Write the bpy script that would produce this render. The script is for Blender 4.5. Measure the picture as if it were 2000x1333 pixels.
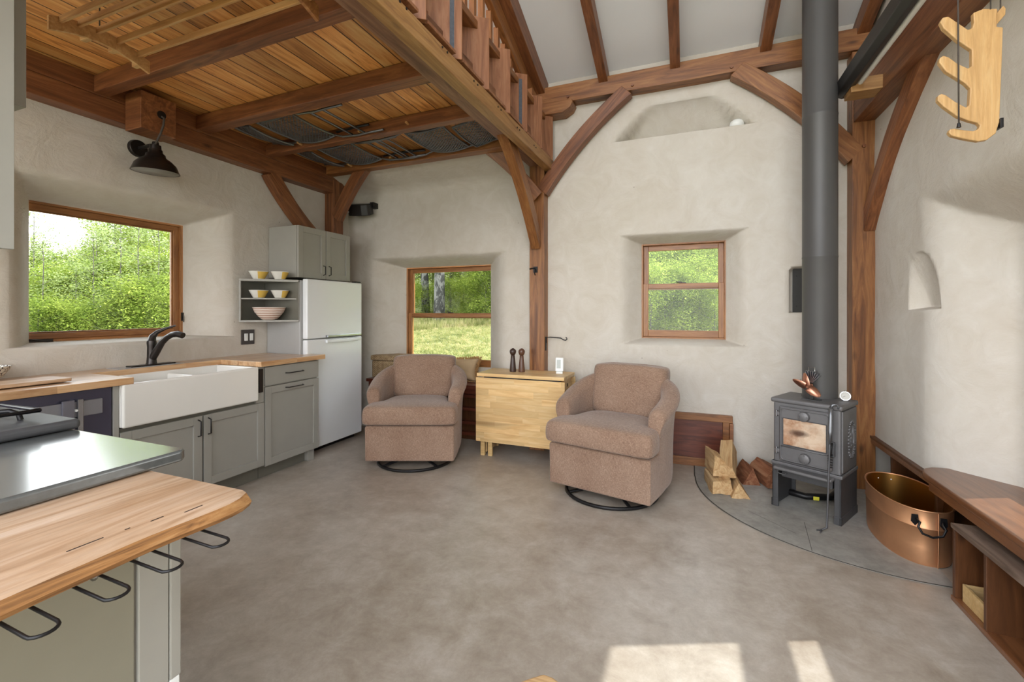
import bpy, bmesh, math, random
from mathutils import Vector, Matrix, noise
C = bpy.context.scene.collection
for o in list(bpy.data.objects): bpy.data.objects.remove(o)
random.seed(7)
PI = math.pi
# ---------------------------------------------------------------- camera
cam = bpy.data.cameras.new('camera'); camo = bpy.data.objects.new('camera', cam); C.objects.link(camo)
bpy.context.scene.camera = camo
YAW = math.atan(344.7/870.0)
camo.location = (0, 0, 1.3); camo.rotation_euler = (PI/2, 0, YAW)
cam.sensor_width = 36; cam.lens = 870.0/2000*36; cam.shift_y = -58.5/2000; cam.clip_start = 0.02; cam.clip_end = 300
# ---------------------------------------------------------------- world, sun, exposure
sc = bpy.context.scene
sc.view_settings.view_transform = 'Standard'; sc.view_settings.look = 'None'
sc.view_settings.gamma = 1; sc.view_settings.use_curve_mapping = False
sc.view_settings.exposure = 2.46
w = bpy.data.worlds.new('world'); sc.world = w; w.use_nodes = True
wn = w.node_tree.nodes; wl = w.node_tree.links
bg = wn['Background']
tc = wn.new('ShaderNodeTexCoord'); sp = wn.new('ShaderNodeSeparateXYZ'); rp = wn.new('ShaderNodeValToRGB')
wl.new(tc.outputs['Generated'], sp.inputs[0]); wl.new(sp.outputs['Z'], rp.inputs[0]); wl.new(rp.outputs[0], bg.inputs['Color'])
rp.color_ramp.elements[0].position = 0.0; rp.color_ramp.elements[0].color = (0.96, 0.95, 0.94, 1)
rp.color_ramp.elements[1].position = 0.7; rp.color_ramp.elements[1].color = (0.74, 0.80, 0.90, 1)
bg.inputs['Strength'].default_value = 1.15
EL = math.radians(40)
sd = Vector((0.915*math.cos(EL), 0.403*math.cos(EL), math.sin(EL)))      # towards the sun
sun = bpy.data.lights.new('sun', 'SUN'); sun.energy = 1.4; sun.angle = math.radians(0.6); sun.color = (1, 0.96, 0.92)
suno = bpy.data.objects.new('sun', sun); C.objects.link(suno)
suno.rotation_euler = sd.to_track_quat('Z', 'Y').to_euler(); suno.location = (20, 9, 18)
# ---------------------------------------------------------------- materials
def lin(c):
    return tuple((x/255/12.92 if x/255 <= .04045 else ((x/255+.055)/1.055)**2.4) for x in c)
def mat(name):
    m = bpy.data.materials.new(name); m.use_nodes = True
    nt = m.node_tree; return m, nt, nt.nodes['Principled BSDF']
def setup(b, rough=.5, metal=0., spec=.5):
    b.inputs['Roughness'].default_value = rough; b.inputs['Metallic'].default_value = metal
    b.inputs['Specular IOR Level'].default_value = spec
def coords(nt, scale=(1, 1, 1), world=False):
    tc = nt.nodes.new('ShaderNodeTexCoord'); mp = nt.nodes.new('ShaderNodeMapping')
    mp.inputs['Scale'].default_value = scale
    if world:
        g = nt.nodes.new('ShaderNodeNewGeometry'); nt.links.new(g.outputs['Position'], mp.inputs['Vector'])
    else: nt.links.new(tc.outputs['Object'], mp.inputs['Vector'])
    return mp.outputs[0]
def nz(nt, vec, scale, detail=6, rough=.6, dist=0.):
    n = nt.nodes.new('ShaderNodeTexNoise'); n.inputs['Scale'].default_value = scale; n.inputs['Detail'].default_value = detail
    n.inputs['Roughness'].default_value = rough; n.inputs['Distortion'].default_value = dist
    nt.links.new(vec, n.inputs['Vector']); return n.outputs['Fac']
def ramp(nt, fac, stops):
    r = nt.nodes.new('ShaderNodeValToRGB'); e = r.color_ramp.elements
    while len(e) < len(stops): e.new(.5)
    for i, (p, c) in enumerate(stops):
        e[i].position = p; e[i].color = (*c, 1) if len(c) == 3 else c
    nt.links.new(fac, r.inputs[0]); return r.outputs[0]
def mixc(nt, fac, a, b, mode='MIX'):
    m = nt.nodes.new('ShaderNodeMix'); m.data_type = 'RGBA'; m.blend_type = mode
    if isinstance(fac, (int, float)): m.inputs[0].default_value = fac
    else: nt.links.new(fac, m.inputs[0])
    for k, v in ((6, a), (7, b)):
        if isinstance(v, tuple): m.inputs[k].default_value = (*v, 1)
        else: nt.links.new(v, m.inputs[k])
    return m.outputs[2]
def bump(nt, b, h, strength=.3, dist=.01):
    n = nt.nodes.new('ShaderNodeBump'); n.inputs['Strength'].default_value = strength; n.inputs['Distance'].default_value = dist
    nt.links.new(h, n.inputs['Height']); nt.links.new(n.outputs[0], b.inputs['Normal'])
def mth(nt, op, a, b=None):
    m = nt.nodes.new('ShaderNodeMath'); m.operation = op
    for k, v in ((0, a), (1, b)):
        if v is None: continue
        if isinstance(v, (int, float)): m.inputs[k].default_value = v
        else: nt.links.new(v, m.inputs[k])
    return m.outputs[0]
def wood(name, dark, midc, light, grain='X', rough=.45, knots=True, gs=1.0, world=False):
    m, nt, b = mat(name); setup(b, rough)
    s = {'X': (1.2, 14, 14), 'Y': (14, 1.2, 14), 'Z': (14, 14, 1.2)}[grain]
    v = coords(nt, tuple(x*gs for x in s), world)
    f = nz(nt, v, 1.6, 8, .65, 1.2); g = nz(nt, v, 6.0, 4, .6, .4)
    big = nz(nt, coords(nt, tuple(x*.2 for x in s), world), 2.2, 3, .5)
    col = ramp(nt, f, [(.28, lin(dark)), (.5, lin(midc)), (.74, lin(light))])
    col = mixc(nt, mth(nt, 'MULTIPLY', mth(nt, 'SUBTRACT', big, .35), .9), col, lin(dark))
    col = mixc(nt, .22, col, ramp(nt, g, [(.3, (.25, .25, .25)), (.7, (1, 1, 1))]), 'MULTIPLY')
    if knots:
        vo = nt.nodes.new('ShaderNodeTexVoronoi'); vo.inputs['Scale'].default_value = 1.0
        nt.links.new(coords(nt, {'X': (2, 6, 6), 'Y': (6, 2, 6), 'Z': (6, 6, 2)}[grain], world), vo.inputs['Vector'])
        k = ramp(nt, vo.outputs['Distance'], [(.03, (1, 1, 1)), (.11, (0, 0, 0))])
        col = mixc(nt, mth(nt, 'MULTIPLY', k, .75), col, tuple(x*.35 for x in lin(dark)))
    nt.links.new(col, b.inputs['Base Color']); bump(nt, b, g, .15, .003)
    return m
def planks(name, dark, midc, light, across, along, width, length=None, rough=.45, seam=.04, world=True, seamdark=.25, vary=.5, zaxis=None):
    """boards: across/along are axis letters; length cuts staves"""
    m, nt, b = mat(name); setup(b, rough)
    v = coords(nt, (1, 1, 1), world); s = nt.nodes.new('ShaderNodeSeparateXYZ'); nt.links.new(v, s.inputs[0])
    a = mth(nt, 'DIVIDE', s.outputs[across], width); ia = mth(nt, 'FLOOR', a); fa = mth(nt, 'FRACT', a)
    wn_ = nt.nodes.new('ShaderNodeTexWhiteNoise'); wn_.noise_dimensions = '2D'
    cb = nt.nodes.new('ShaderNodeCombineXYZ'); nt.links.new(ia, cb.inputs[0])
    edge = mth(nt, 'LESS_THAN', fa, seam)
    if length:
        wr = nt.nodes.new('ShaderNodeTexWhiteNoise'); wr.noise_dimensions = '1D'; nt.links.new(ia, wr.inputs['W'])
        l = mth(nt, 'ADD', mth(nt, 'DIVIDE', s.outputs[along], length), wr.outputs['Value'])
        nt.links.new(mth(nt, 'FLOOR', l), cb.inputs[1])
    nt.links.new(cb.outputs[0], wn_.inputs['Vector'])
    st = {'X': (1.5, 16, 16), 'Y': (16, 1.5, 16), 'Z': (16, 16, 1.5)}[along]
    mp = nt.nodes.new('ShaderNodeMapping'); mp.inputs['Scale'].default_value = st; nt.links.new(v, mp.inputs['Vector'])
    ad = nt.nodes.new('ShaderNodeVectorMath'); ad.operation = 'ADD'; nt.links.new(mp.outputs[0], ad.inputs[0])
    sc_ = nt.nodes.new('ShaderNodeVectorMath'); sc_.operation = 'SCALE'; nt.links.new(wn_.outputs['Color'], sc_.inputs[0]); sc_.inputs['Scale'].default_value = 40
    nt.links.new(sc_.outputs[0], ad.inputs[1])
    f = nz(nt, ad.outputs[0], 1.4, 7, .62, 1.0)
    col = ramp(nt, f, [(.28, lin(dark)), (.5, lin(midc)), (.75, lin(light))])
    tint = ramp(nt, wn_.outputs['Value'], [(0, (1-vary*.45,)*3), (1, (1+vary*.18,)*3)])
    col = mixc(nt, 1.0, col, tint, 'MULTIPLY')
    kn = nz(nt, mp.outputs[0], .42, 2, .5); kk = ramp(nt, kn, [(.64, (0, 0, 0)), (.72, (1, 1, 1))])
    col = mixc(nt, mth(nt, 'MULTIPLY', kk, .55), col, tuple(x*.4 for x in lin(dark)))
    col = mixc(nt, edge, col, tuple(x*seamdark for x in lin(dark)))
    nt.links.new(col, b.inputs['Base Color'])
    bump(nt, b, mth(nt, 'SUBTRACT', mth(nt, 'MULTIPLY', f, .15), edge), .4, .004)
    return m
def plain(name, c, rough=.5, metal=0., var=.06, scale=8, bumpy=0., spec=.5):
    m, nt, b = mat(name); setup(b, rough, metal, spec); v = coords(nt)
    n = nz(nt, v, scale, 5); L = lin(c)
    nt.links.new(ramp(nt, n, [(.3, tuple(x*(1-var) for x in L)), (.7, tuple(min(1, x*(1+var)) for x in L))]), b.inputs['Base Color'])
    if bumpy: bump(nt, b, nz(nt, v, scale*6, 5), bumpy, .003)
    return m
M = {}
def plaster():
    m, nt, b = mat('plaster'); setup(b, .85, 0, .25); v = coords(nt, (1, 1, 1), True)
    n1 = nz(nt, v, 1.1, 5, .6, .6); n2 = nz(nt, v, 5, 6, .65, 1.5); n3 = nz(nt, coords(nt, (1, 1, 2.2), True), 38, 4, .6)
    col = ramp(nt, n1, [(.3, lin((199, 191, 177))), (.5, lin((207, 200, 189))), (.72, lin((213, 209, 201)))])
    col = mixc(nt, .35, col, ramp(nt, n2, [(.3, lin((189, 180, 164))), (.7, lin((216, 212, 204)))]))
    vo = nt.nodes.new('ShaderNodeTexVoronoi'); vo.inputs['Scale'].default_value = 3.2; nt.links.new(v, vo.inputs['Vector'])
    sp_ = ramp(nt, vo.outputs['Distance'], [(.012, (1, 1, 1)), (.02, (0, 0, 0))])
    col = mixc(nt, mth(nt, 'MULTIPLY', sp_, .6), col, lin((120, 108, 92)))
    nt.links.new(col, b.inputs['Base Color'])
    bump(nt, b, mth(nt, 'ADD', mth(nt, 'MULTIPLY', n2, 1.0), mth(nt, 'MULTIPLY', n3, .25)), .55, .012)
    return m
M['plaster'] = plaster()
M['timber'] = wood('timber', (84, 48, 28), (136, 84, 50), (174, 116, 72), 'X', .42)
M['timber_pale'] = wood('timber_pale', (124, 84, 46), (172, 128, 76), (192, 152, 100), 'X', .45)
M['timber_red'] = wood('timber_red', (96, 56, 28), (150, 98, 54), (186, 132, 78), 'X', .4)
M['tread_wood'] = wood('tread_wood', (112, 68, 42), (156, 104, 70), (186, 136, 100), 'Z', .5)
M['bal_wood'] = wood('baluster_wood', (120, 74, 38), (160, 104, 58), (182, 128, 78), 'Z', .5, False)
M['win_wood'] = wood('window_wood', (122, 76, 42), (164, 112, 66), (186, 134, 84), 'X', .35, False)
M['win_wood_z'] = wood('window_wood_upright', (122, 76, 42), (164, 112, 66), (186, 134, 84), 'Z', .35, False)
M['rack_wood'] = wood('rack_wood', (162, 114, 64), (200, 152, 96), (220, 180, 126), 'X', .5, False)
M['bamboo'] = wood('bamboo', (168, 128, 78), (194, 154, 100), (208, 174, 122), 'Z', .4, False, 2.2)
M['bench_wood'] = wood('bench_wood', (84, 48, 26), (124, 78, 46), (150, 100, 64), 'Y', .3)
M['bench_wood_z'] = wood('bench_wood_upright', (60, 34, 18), (92, 56, 30), (114, 72, 42), 'Z', .4)
M['red_wood'] = wood('red_wood', (62, 28, 18), (110, 54, 36), (138, 76, 54), 'X', .4, False)
M['live_wood'] = wood('live_edge_wood_glare', (164, 124, 88), (204, 172, 142), (220, 196, 176), 'Y', .33, True)  # colours paled to carry the glare on the counter top
M['birch_pale'] = wood('pale_birch', (190, 150, 92), (214, 180, 124), (228, 200, 150), 'X', .45, False)
M['log_bark'] = wood('log_wood', (158, 112, 66), (206, 172, 124), (226, 200, 158), 'X', .8, False)
M['log_dark'] = wood('log_dark', (92, 48, 28), (150, 96, 64), (190, 146, 110), 'X', .8, False)
M['ceiling'] = planks('ceiling_boards', (150, 88, 38), (224, 156, 86), (246, 200, 130), 'X', 'Y', .135, None, .4, .06, vary=.8)
M['birch'] = planks('birch_staves', (202, 158, 102), (222, 186, 130), (232, 204, 156), 'Z', 'X', .055, .42, .4, .02, False, .8, .35)
M['birch_top'] = planks('birch_top', (202, 158, 102), (222, 186, 130), (232, 204, 156), 'Y', 'X', .055, .42, .4, .02, False, .8, .35)
M['butcher'] = planks('butcher_block', (172, 120, 72), (206, 164, 120), (222, 190, 152), 'X', 'Y', .045, .5, .3, .02, True, .7, .35)
def concrete():
    m, nt, b = mat('concrete_floor'); v = coords(nt, (1, 1, 1), True)
    n1 = nz(nt, v, .9, 6, .62, .3); n2 = nz(nt, v, 6.5, 10, .78, .25); n3 = nz(nt, v, 60, 4, .7)
    col = ramp(nt, n1, [(.34, lin((142, 128, 112))), (.5, lin((171, 160, 147))), (.66, lin((196, 190, 180)))])
    col = mixc(nt, .5, col, ramp(nt, n2, [(.32, lin((122, 106, 90))), (.52, lin((169, 158, 144))), (.68, lin((200, 194, 185)))]))
    spk = ramp(nt, n3, [(.66, (0, 0, 0)), (.74, (1, 1, 1))])
    col = mixc(nt, mth(nt, 'MULTIPLY', spk, .35), col, lin((190, 180, 165)))
    nt.links.new(col, b.inputs['Base Color'])
    nt.links.new(ramp(nt, n2, [(.3, (.32,)*3), (.7, (.5,)*3)]), b.inputs['Roughness'])
    bump(nt, b, n2, .12, .004); return m
M['floor'] = concrete()
def hearthm():
    m, nt, b = mat('hearth_slab'); setup(b, .55); v = coords(nt, (1, 1, 1), True)
    n1 = nz(nt, v, 1.6, 6, .6, .6); n2 = nz(nt, v, 14, 7, .7)
    col = ramp(nt, n1, [(.35, lin((132, 130, 124))), (.62, lin((172, 169, 162)))])
    col = mixc(nt, .4, col, ramp(nt, n2, [(.3, lin((96, 94, 88))), (.7, lin((172, 170, 164)))]))
    nt.links.new(col, b.inputs['Base Color']); bump(nt, b, n2, .2, .003); return m
M['hearth'] = hearthm()
def fabric():
    m, nt, b = mat('brown_chenille'); setup(b, .95, 0, .15)
    n1 = nz(nt, coords(nt, (330, 330, 60)), 1, 3); n2 = nz(nt, coords(nt, (70, 70, 330)), 1, 3); n3 = nz(nt, coords(nt), 3.5, 4)
    s = mth(nt, 'ADD', mth(nt, 'MULTIPLY', n1, .5), mth(nt, 'MULTIPLY', n2, .5))
    col = ramp(nt, s, [(.34, lin((106, 82, 67))), (.5, lin((144, 117, 99))), (.66, lin((180, 154, 132)))])
    col = mixc(nt, .3, col, ramp(nt, n3, [(.35, lin((118, 90, 74))), (.65, lin((164, 140, 122)))]))
    nt.links.new(col, b.inputs['Base Color']); b.inputs['Sheen Weight'].default_value = .25
    bump(nt, b, s, .5, .003); return m
M['fabric'] = fabric()
M['cab'] = plain('sage_grey_paint', (159, 157, 149), .45, 0, .03, 6)
M['cab_in'] = plain('dark_grey_paint', (112, 110, 100), .5)
M['white_gloss'] = plain('white_fireclay', (238, 236, 230), .12, 0, .01)
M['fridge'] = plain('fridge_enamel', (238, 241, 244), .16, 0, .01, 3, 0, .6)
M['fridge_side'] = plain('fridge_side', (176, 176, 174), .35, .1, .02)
M['chrome'] = plain('chrome', (200, 200, 200), .15, 1.)
M['bronze'] = plain('dark_bronze', (62, 58, 56), .32, .8, .1)
M['black'] = plain('black_metal', (34, 33, 34), .4, .5)
M['blackp'] = plain('black_plastic', (40, 38, 38), .45)
M['stoveg'] = plain('stove_iron', (112, 111, 112), .5, .45, .08, 12, .12)
M['stoved'] = plain('stove_iron_dark', (84, 84, 86), .5, .45, .08, 12, .12)
M['pipe'] = plain('stovepipe_black', (84, 83, 82), .48, .2, .05, 3, .05)
M['slab'] = plain('grey_stone', (86, 89, 88), .22, 0, .12, 40, .02, 1.0)
M['ceilpanel'] = plain('white_ceiling_panel', (236, 239, 243), .8, 0, .02, 1.2)
M['copper'] = plain('copper', (222, 168, 126), .48, .9, .16, 3, .04)
M['copper_in'] = plain('brass_inside', (170, 126, 66), .35, 1., .12, 3)
M['copper_blade'] = plain('rose_copper', (206, 150, 126), .35, 1., .1, 6)
M['bowl_w'] = plain('cream_glaze', (236, 234, 226), .2, 0, .01)
M['bowl_y'] = plain('yellow_glaze', (222, 186, 92), .25, 0, .05)
M['white_pl'] = plain('white_plastic', (236, 238, 236), .35, 0, .01)
M['mill1'] = plain('dark_wood_mill', (60, 42, 34), .3); M['mill2'] = plain('walnut_mill', (92, 62, 46), .3)
M['screenw'] = plain('lcd', (176, 182, 178), .3)
M['outplate'] = plain('bronze_plate', (78, 72, 70), .4, .3)
M['grip'] = plain('grip_tape', (84, 88, 96), .9, 0, .15, 60, .3)
M['pillow'] = plain('tan_velvet', (190, 164, 128), .8, 0, .12, 5); M['fringe'] = plain('brown_fringe', (168, 128, 82), .95, 0, .3, 40)
M['meshm'] = plain('dark_grey_mesh_metal', (104, 106, 110), .4, .6)
M['tube'] = plain('grey_tube', (120, 122, 126), .3, .8)
M['handle'] = plain('iron_handle', (52, 50, 50), .35, .7)
M['mirror_dark'] = plain('dark_mirroring_steel', (92, 92, 112), .22, .7, .04)  # dark tone holds what the stainless front mirrors
M['stainless'] = plain('brushed_steel', (170, 172, 178), .25, .9, .05)
M['cord'] = plain('dark_cord', (70, 62, 56), .8)
M['screen_fab'] = plain('white_screen_fabric', (232, 232, 226), .7)
M['iron_plate'] = plain('iron_plate', (62, 62, 60), .5, .5)
M['enamel_in'] = plain('lamp_inner', (140, 136, 132), .4)
M['burlap'] = wood('woven_reed', (124, 96, 62), (172, 144, 104), (196, 172, 134), 'X', .8, False, 3)
def glassm():
    m, nt, b = mat('window_glass')
    nt.nodes.remove(b); out = nt.nodes['Material Output']
    t = nt.nodes.new('ShaderNodeBsdfTransparent'); t.inputs[0].default_value = (.96, .98, .97, 1)
    g = nt.nodes.new('ShaderNodeBsdfGlossy'); g.inputs['Roughness'].default_value = .02
    mx = nt.nodes.new('ShaderNodeMixShader'); fr = nt.nodes.new('ShaderNodeFresnel'); fr.inputs[0].default_value = 1.3
    nt.links.new(fr.outputs[0], mx.inputs[0]); nt.links.new(t.outputs[0], mx.inputs[1]); nt.links.new(g.outputs[0], mx.inputs[2])
    nt.links.new(mx.outputs[0], out.inputs['Surface']); return m
M['glass'] = glassm()
def stoveglass():
    m, nt, b = mat('sooty_glass'); setup(b, .15); v = coords(nt)
    n = nz(nt, v, 9, 5, .6, .5); n2 = nz(nt, v, 7, 4, .6, .3)
    c = ramp(nt, n, [(.3, lin((120, 76, 52))), (.42, lin((186, 140, 104))), (.55, lin((212, 186, 158))), (.75, lin((222, 208, 192)))])
    c = mixc(nt, .45, c, ramp(nt, n2, [(.35, lin((120, 76, 50))), (.62, lin((214, 196, 176)))]))
    sx = nt.nodes.new('ShaderNodeSeparateXYZ'); nt.links.new(v, sx.inputs[0])
    dx_ = mth(nt, 'DIVIDE', mth(nt, 'ADD', sx.outputs['X'], mth(nt, 'MULTIPLY', n, .06)), .07); dz_ = mth(nt, 'DIVIDE', mth(nt, 'SUBTRACT', sx.outputs['Z'], mth(nt, 'ADD', .485, mth(nt, 'MULTIPLY', n2, .05))), .026)
    r2_ = mth(nt, 'ADD', mth(nt, 'MULTIPLY', dx_, dx_), mth(nt, 'MULTIPLY', dz_, dz_))
    c = mixc(nt, mth(nt, 'MULTIPLY', ramp(nt, r2_, [(.1, (1, 1, 1)), (1.0, (0, 0, 0))]), .85), c, lin((58, 30, 22)))
    nt.links.new(c, b.inputs['Base Color']); return m
M['stoveglass'] = stoveglass()
def leafm(name, cols):
    m, nt, b = mat(name); nt.nodes.remove(b); out = nt.nodes['Material Output']
    n = nz(nt, coords(nt, (1, 1, 1), True), 1.7, 5, .7)
    wn_ = nt.nodes.new('ShaderNodeTexWhiteNoise'); wn_.noise_dimensions = '3D'
    sn = nt.nodes.new('ShaderNodeVectorMath'); sn.operation = 'SNAP'; sn.inputs[1].default_value = (.12,)*3
    nt.links.new(coords(nt, (1, 1, 1), True), sn.inputs[0]); nt.links.new(sn.outputs[0], wn_.inputs['Vector'])
    f = mth(nt, 'ADD', mth(nt, 'MULTIPLY', n, .7), mth(nt, 'MULTIPLY', wn_.outputs['Value'], .3))
    c = ramp(nt, f, [(.32, lin(cols[0])), (.5, lin(cols[1])), (.68, lin(cols[2]))])
    d = nt.nodes.new('ShaderNodeBsdfDiffuse'); t = nt.nodes.new('ShaderNodeBsdfTranslucent'); mx = nt.nodes.new('ShaderNodeMixShader')
    nt.links.new(c, d.inputs[0]); nt.links.new(c, t.inputs[0]); mx.inputs[0].default_value = .6
    nt.links.new(d.outputs[0], mx.inputs[1]); nt.links.new(t.outputs[0], mx.inputs[2]); nt.links.new(mx.outputs[0], out.inputs['Surface'])
    return m
def mottled():
    m, nt, b = mat('pale_mottled_bark'); setup(b, .9); v = coords(nt, (1, 1, .5)); n = nz(nt, v, 5, 5, .7, .5)
    nt.links.new(ramp(nt, n, [(.47, lin((40, 39, 36))), (.53, lin((104, 102, 98)))]), b.inputs['Base Color']); return m
M['edge_wood'] = wood('raw_edge_wood', (70, 42, 22), (168, 118, 68), (206, 162, 108), 'Y', .6, True, 2.2)
M['leaf'] = leafm('spring_leaves', ((84, 104, 42), (134, 152, 66), (182, 192, 96)))
M['leaf2'] = leafm('pale_leaves', ((104, 118, 70), (148, 162, 100), (190, 200, 142)))
M['bark'] = plain('grey_bark', (92, 88, 80), .9, 0, .5, 9, .5)
M['barkw'] = mottled()
M['grass'] = leafm('grass_blades', ((124, 130, 78), (166, 166, 108), (200, 186, 142)))
M['ground'] = plain('meadow_soil', (112, 116, 66), .95, 0, .4, 3, .4)
for k_, c_, r_ in (('live_wood', .9, .22), ('butcher', .6, .25), ('bench_wood', .5, .3), ('floor', .25, .35), ('slab', .6, .12)):
    b_ = M[k_].node_tree.nodes['Principled BSDF']; b_.inputs['Coat Weight'].default_value = c_; b_.inputs['Coat Roughness'].default_value = r_
# ---------------------------------------------------------------- mesh helpers
W = {}
def finish(name, bm, m, parent=None, smooth=False, bev=0, seg=2, kind=None, sub=0, ang=None):
    me = bpy.data.meshes.new(name); bmesh.ops.recalc_face_normals(bm, faces=bm.faces[:]); bm.to_mesh(me); bm.free()
    if isinstance(m, (list, tuple)):
        for x in m: me.materials.append(x)
    else: me.materials.append(m)
    o = bpy.data.objects.new(name, me); C.objects.link(o)
    if parent is not None:
        mw = W[parent.name]; me.transform(mw.inverted()); o.parent = parent; W[o.name] = mw
    else:
        co = [v.co for v in me.vertices]
        c = Vector(((min(v.x for v in co)+max(v.x for v in co))/2, (min(v.y for v in co)+max(v.y for v in co))/2, min(v.z for v in co)))
        mw = Matrix.Translation(c); me.transform(mw.inverted()); o.location = c; W[o.name] = mw
    if smooth:
        for p in me.polygons: p.use_smooth = True
        if ang:
            try: me.set_sharp_from_angle(angle=math.radians(ang))
            except Exception: pass
    if bev:
        b = o.modifiers.new('bevel', 'BEVEL'); b.width = bev; b.segments = seg; b.limit_method = 'ANGLE'; b.angle_limit = math.radians(40)
        b.harden_normals = False
    if sub:
        s = o.modifiers.new('sub', 'SUBSURF'); s.levels = sub; s.render_levels = sub
    if kind: o['kind'] = kind
    return o
def tag(o, label, cat, group=None, kind=None):
    o['label'] = label; o['category'] = cat
    if group: o['group'] = group
    if kind: o['kind'] = kind
    return o
def thing(name, label, cat, loc=(0, 0, 0), group=None, local=False, rotz=0):
    o = bpy.data.objects.new(name, None); C.objects.link(o); o.location = loc; o.rotation_euler = (0, 0, rotz); o.empty_display_size = .1
    W[o.name] = Matrix.Identity(4) if local else Matrix.Translation(loc)
    return tag(o, label, cat, group)
def box(bm, x0, x1, y0, y1, z0, z1, mi=0, mx=None):
    r = bmesh.ops.create_cube(bm, size=1)
    M4 = Matrix.Translation(((x0+x1)/2, (y0+y1)/2, (z0+z1)/2)) @ Matrix.Diagonal((x1-x0, y1-y0, z1-z0, 1))
    if mx is not None: M4 = mx @ M4
    bmesh.ops.transform(bm, matrix=M4, verts=r['verts'])
    for f in {f for v in r['verts'] for f in v.link_faces}: f.material_index = mi
    return r['verts']
def cyl(bm, p0, p1, r0, r1=None, seg=24, caps=True):
    p0, p1 = Vector(p0), Vector(p1); d = p1-p0; r1 = r0 if r1 is None else r1
    q = Vector((0, 0, 1)).rotation_difference(d.normalized()).to_matrix().to_4x4()
    return bmesh.ops.create_cone(bm, cap_ends=caps, segments=seg, radius1=r0, radius2=r1, depth=d.length, matrix=Matrix.Translation((p0+p1)/2) @ q)['verts']
def tube(bm, pts, r, seg=8, closed=False):
    pts = [Vector(p) for p in pts]; n = len(pts); rings = []
    up = Vector((0, 0, 1)); prev = None
    for i, p in enumerate(pts):
        a = pts[(i-1) % n] if (closed or i > 0) else p; c = pts[(i+1) % n] if (closed or i < n-1) else p
        t = (c-a).normalized()
        if prev is None:
            u = t.cross(up); u = t.cross(Vector((1, 0, 0))) if u.length < .1 else u
        else: u = prev-t*prev.dot(t)
        u.normalize(); prev = u; v = t.cross(u)
        rr = r[i] if isinstance(r, (list, tuple)) else r
        rings.append([bm.verts.new(p+(u*math.cos(2*PI*k/seg)+v*math.sin(2*PI*k/seg))*rr) for k in range(seg)])
    m = n if closed else n-1
    for i in range(m):
        A, B = rings[i], rings[(i+1) % n]
        for k in range(seg): bm.faces.new((A[k], A[(k+1) % seg], B[(k+1) % seg], B[k]))
    if not closed: bm.faces.new(rings[0][::-1]); bm.faces.new(rings[-1])
def lathe(bm, prof, cx, cy, cz, seg=32, sx=1, sy=1, mx=None):
    rings = []
    for r, z in prof:
        ring = []
        for k in range(seg):
            p = Vector((cx+r*sx*math.cos(2*PI*k/seg), cy+r*sy*math.sin(2*PI*k/seg), cz+z))
            if mx is not None: p = mx @ p
            ring.append(bm.verts.new(p))
        rings.append(ring)
    for i in range(len(rings)-1):
        for k in range(seg): bm.faces.new((rings[i][k], rings[i][(k+1) % seg], rings[i+1][(k+1) % seg], rings[i+1][k]))
    if prof[0][0] > 1e-4: bm.faces.new(rings[0][::-1])
    if prof[-1][0] > 1e-4: bm.faces.new(rings[-1])
    bmesh.ops.remove_doubles(bm, verts=[v for r in rings for v in r if v.is_valid], dist=1e-6)
def prism(bm, poly, z0, z1, mx=None, mi=0):
    """poly in xy, extruded z0..z1, then mx"""
    T = (lambda p: mx @ Vector(p)) if mx is not None else Vector
    a = [bm.verts.new(T((x, y, z0))) for x, y in poly]; b = [bm.verts.new(T((x, y, z1))) for x, y in poly]
    n = len(poly); fs = [bm.faces.new(a[::-1]), bm.faces.new(b)]
    for i in range(n): fs.append(bm.faces.new((a[i], a[(i+1) % n], b[(i+1) % n], b[i])))
    for f in fs: f.material_index = mi
def MYZ(x=0):   # poly (a,b)->(y,z), extrusion along x
    return Matrix(((0, 0, 1, x), (1, 0, 0, 0), (0, 1, 0, 0), (0, 0, 0, 1)))
def MXZ(y=0):   # poly (a,b)->(x,z), extrusion along -y
    return Matrix(((1, 0, 0, 0), (0, 0, -1, y), (0, 1, 0, 0), (0, 0, 0, 1)))
def bx(name, dims, m, parent=None, bev=.003, **k):
    bm = bmesh.new(); box(bm, *dims); return finish(name, bm, m, parent, bev=bev, **k)
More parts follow.
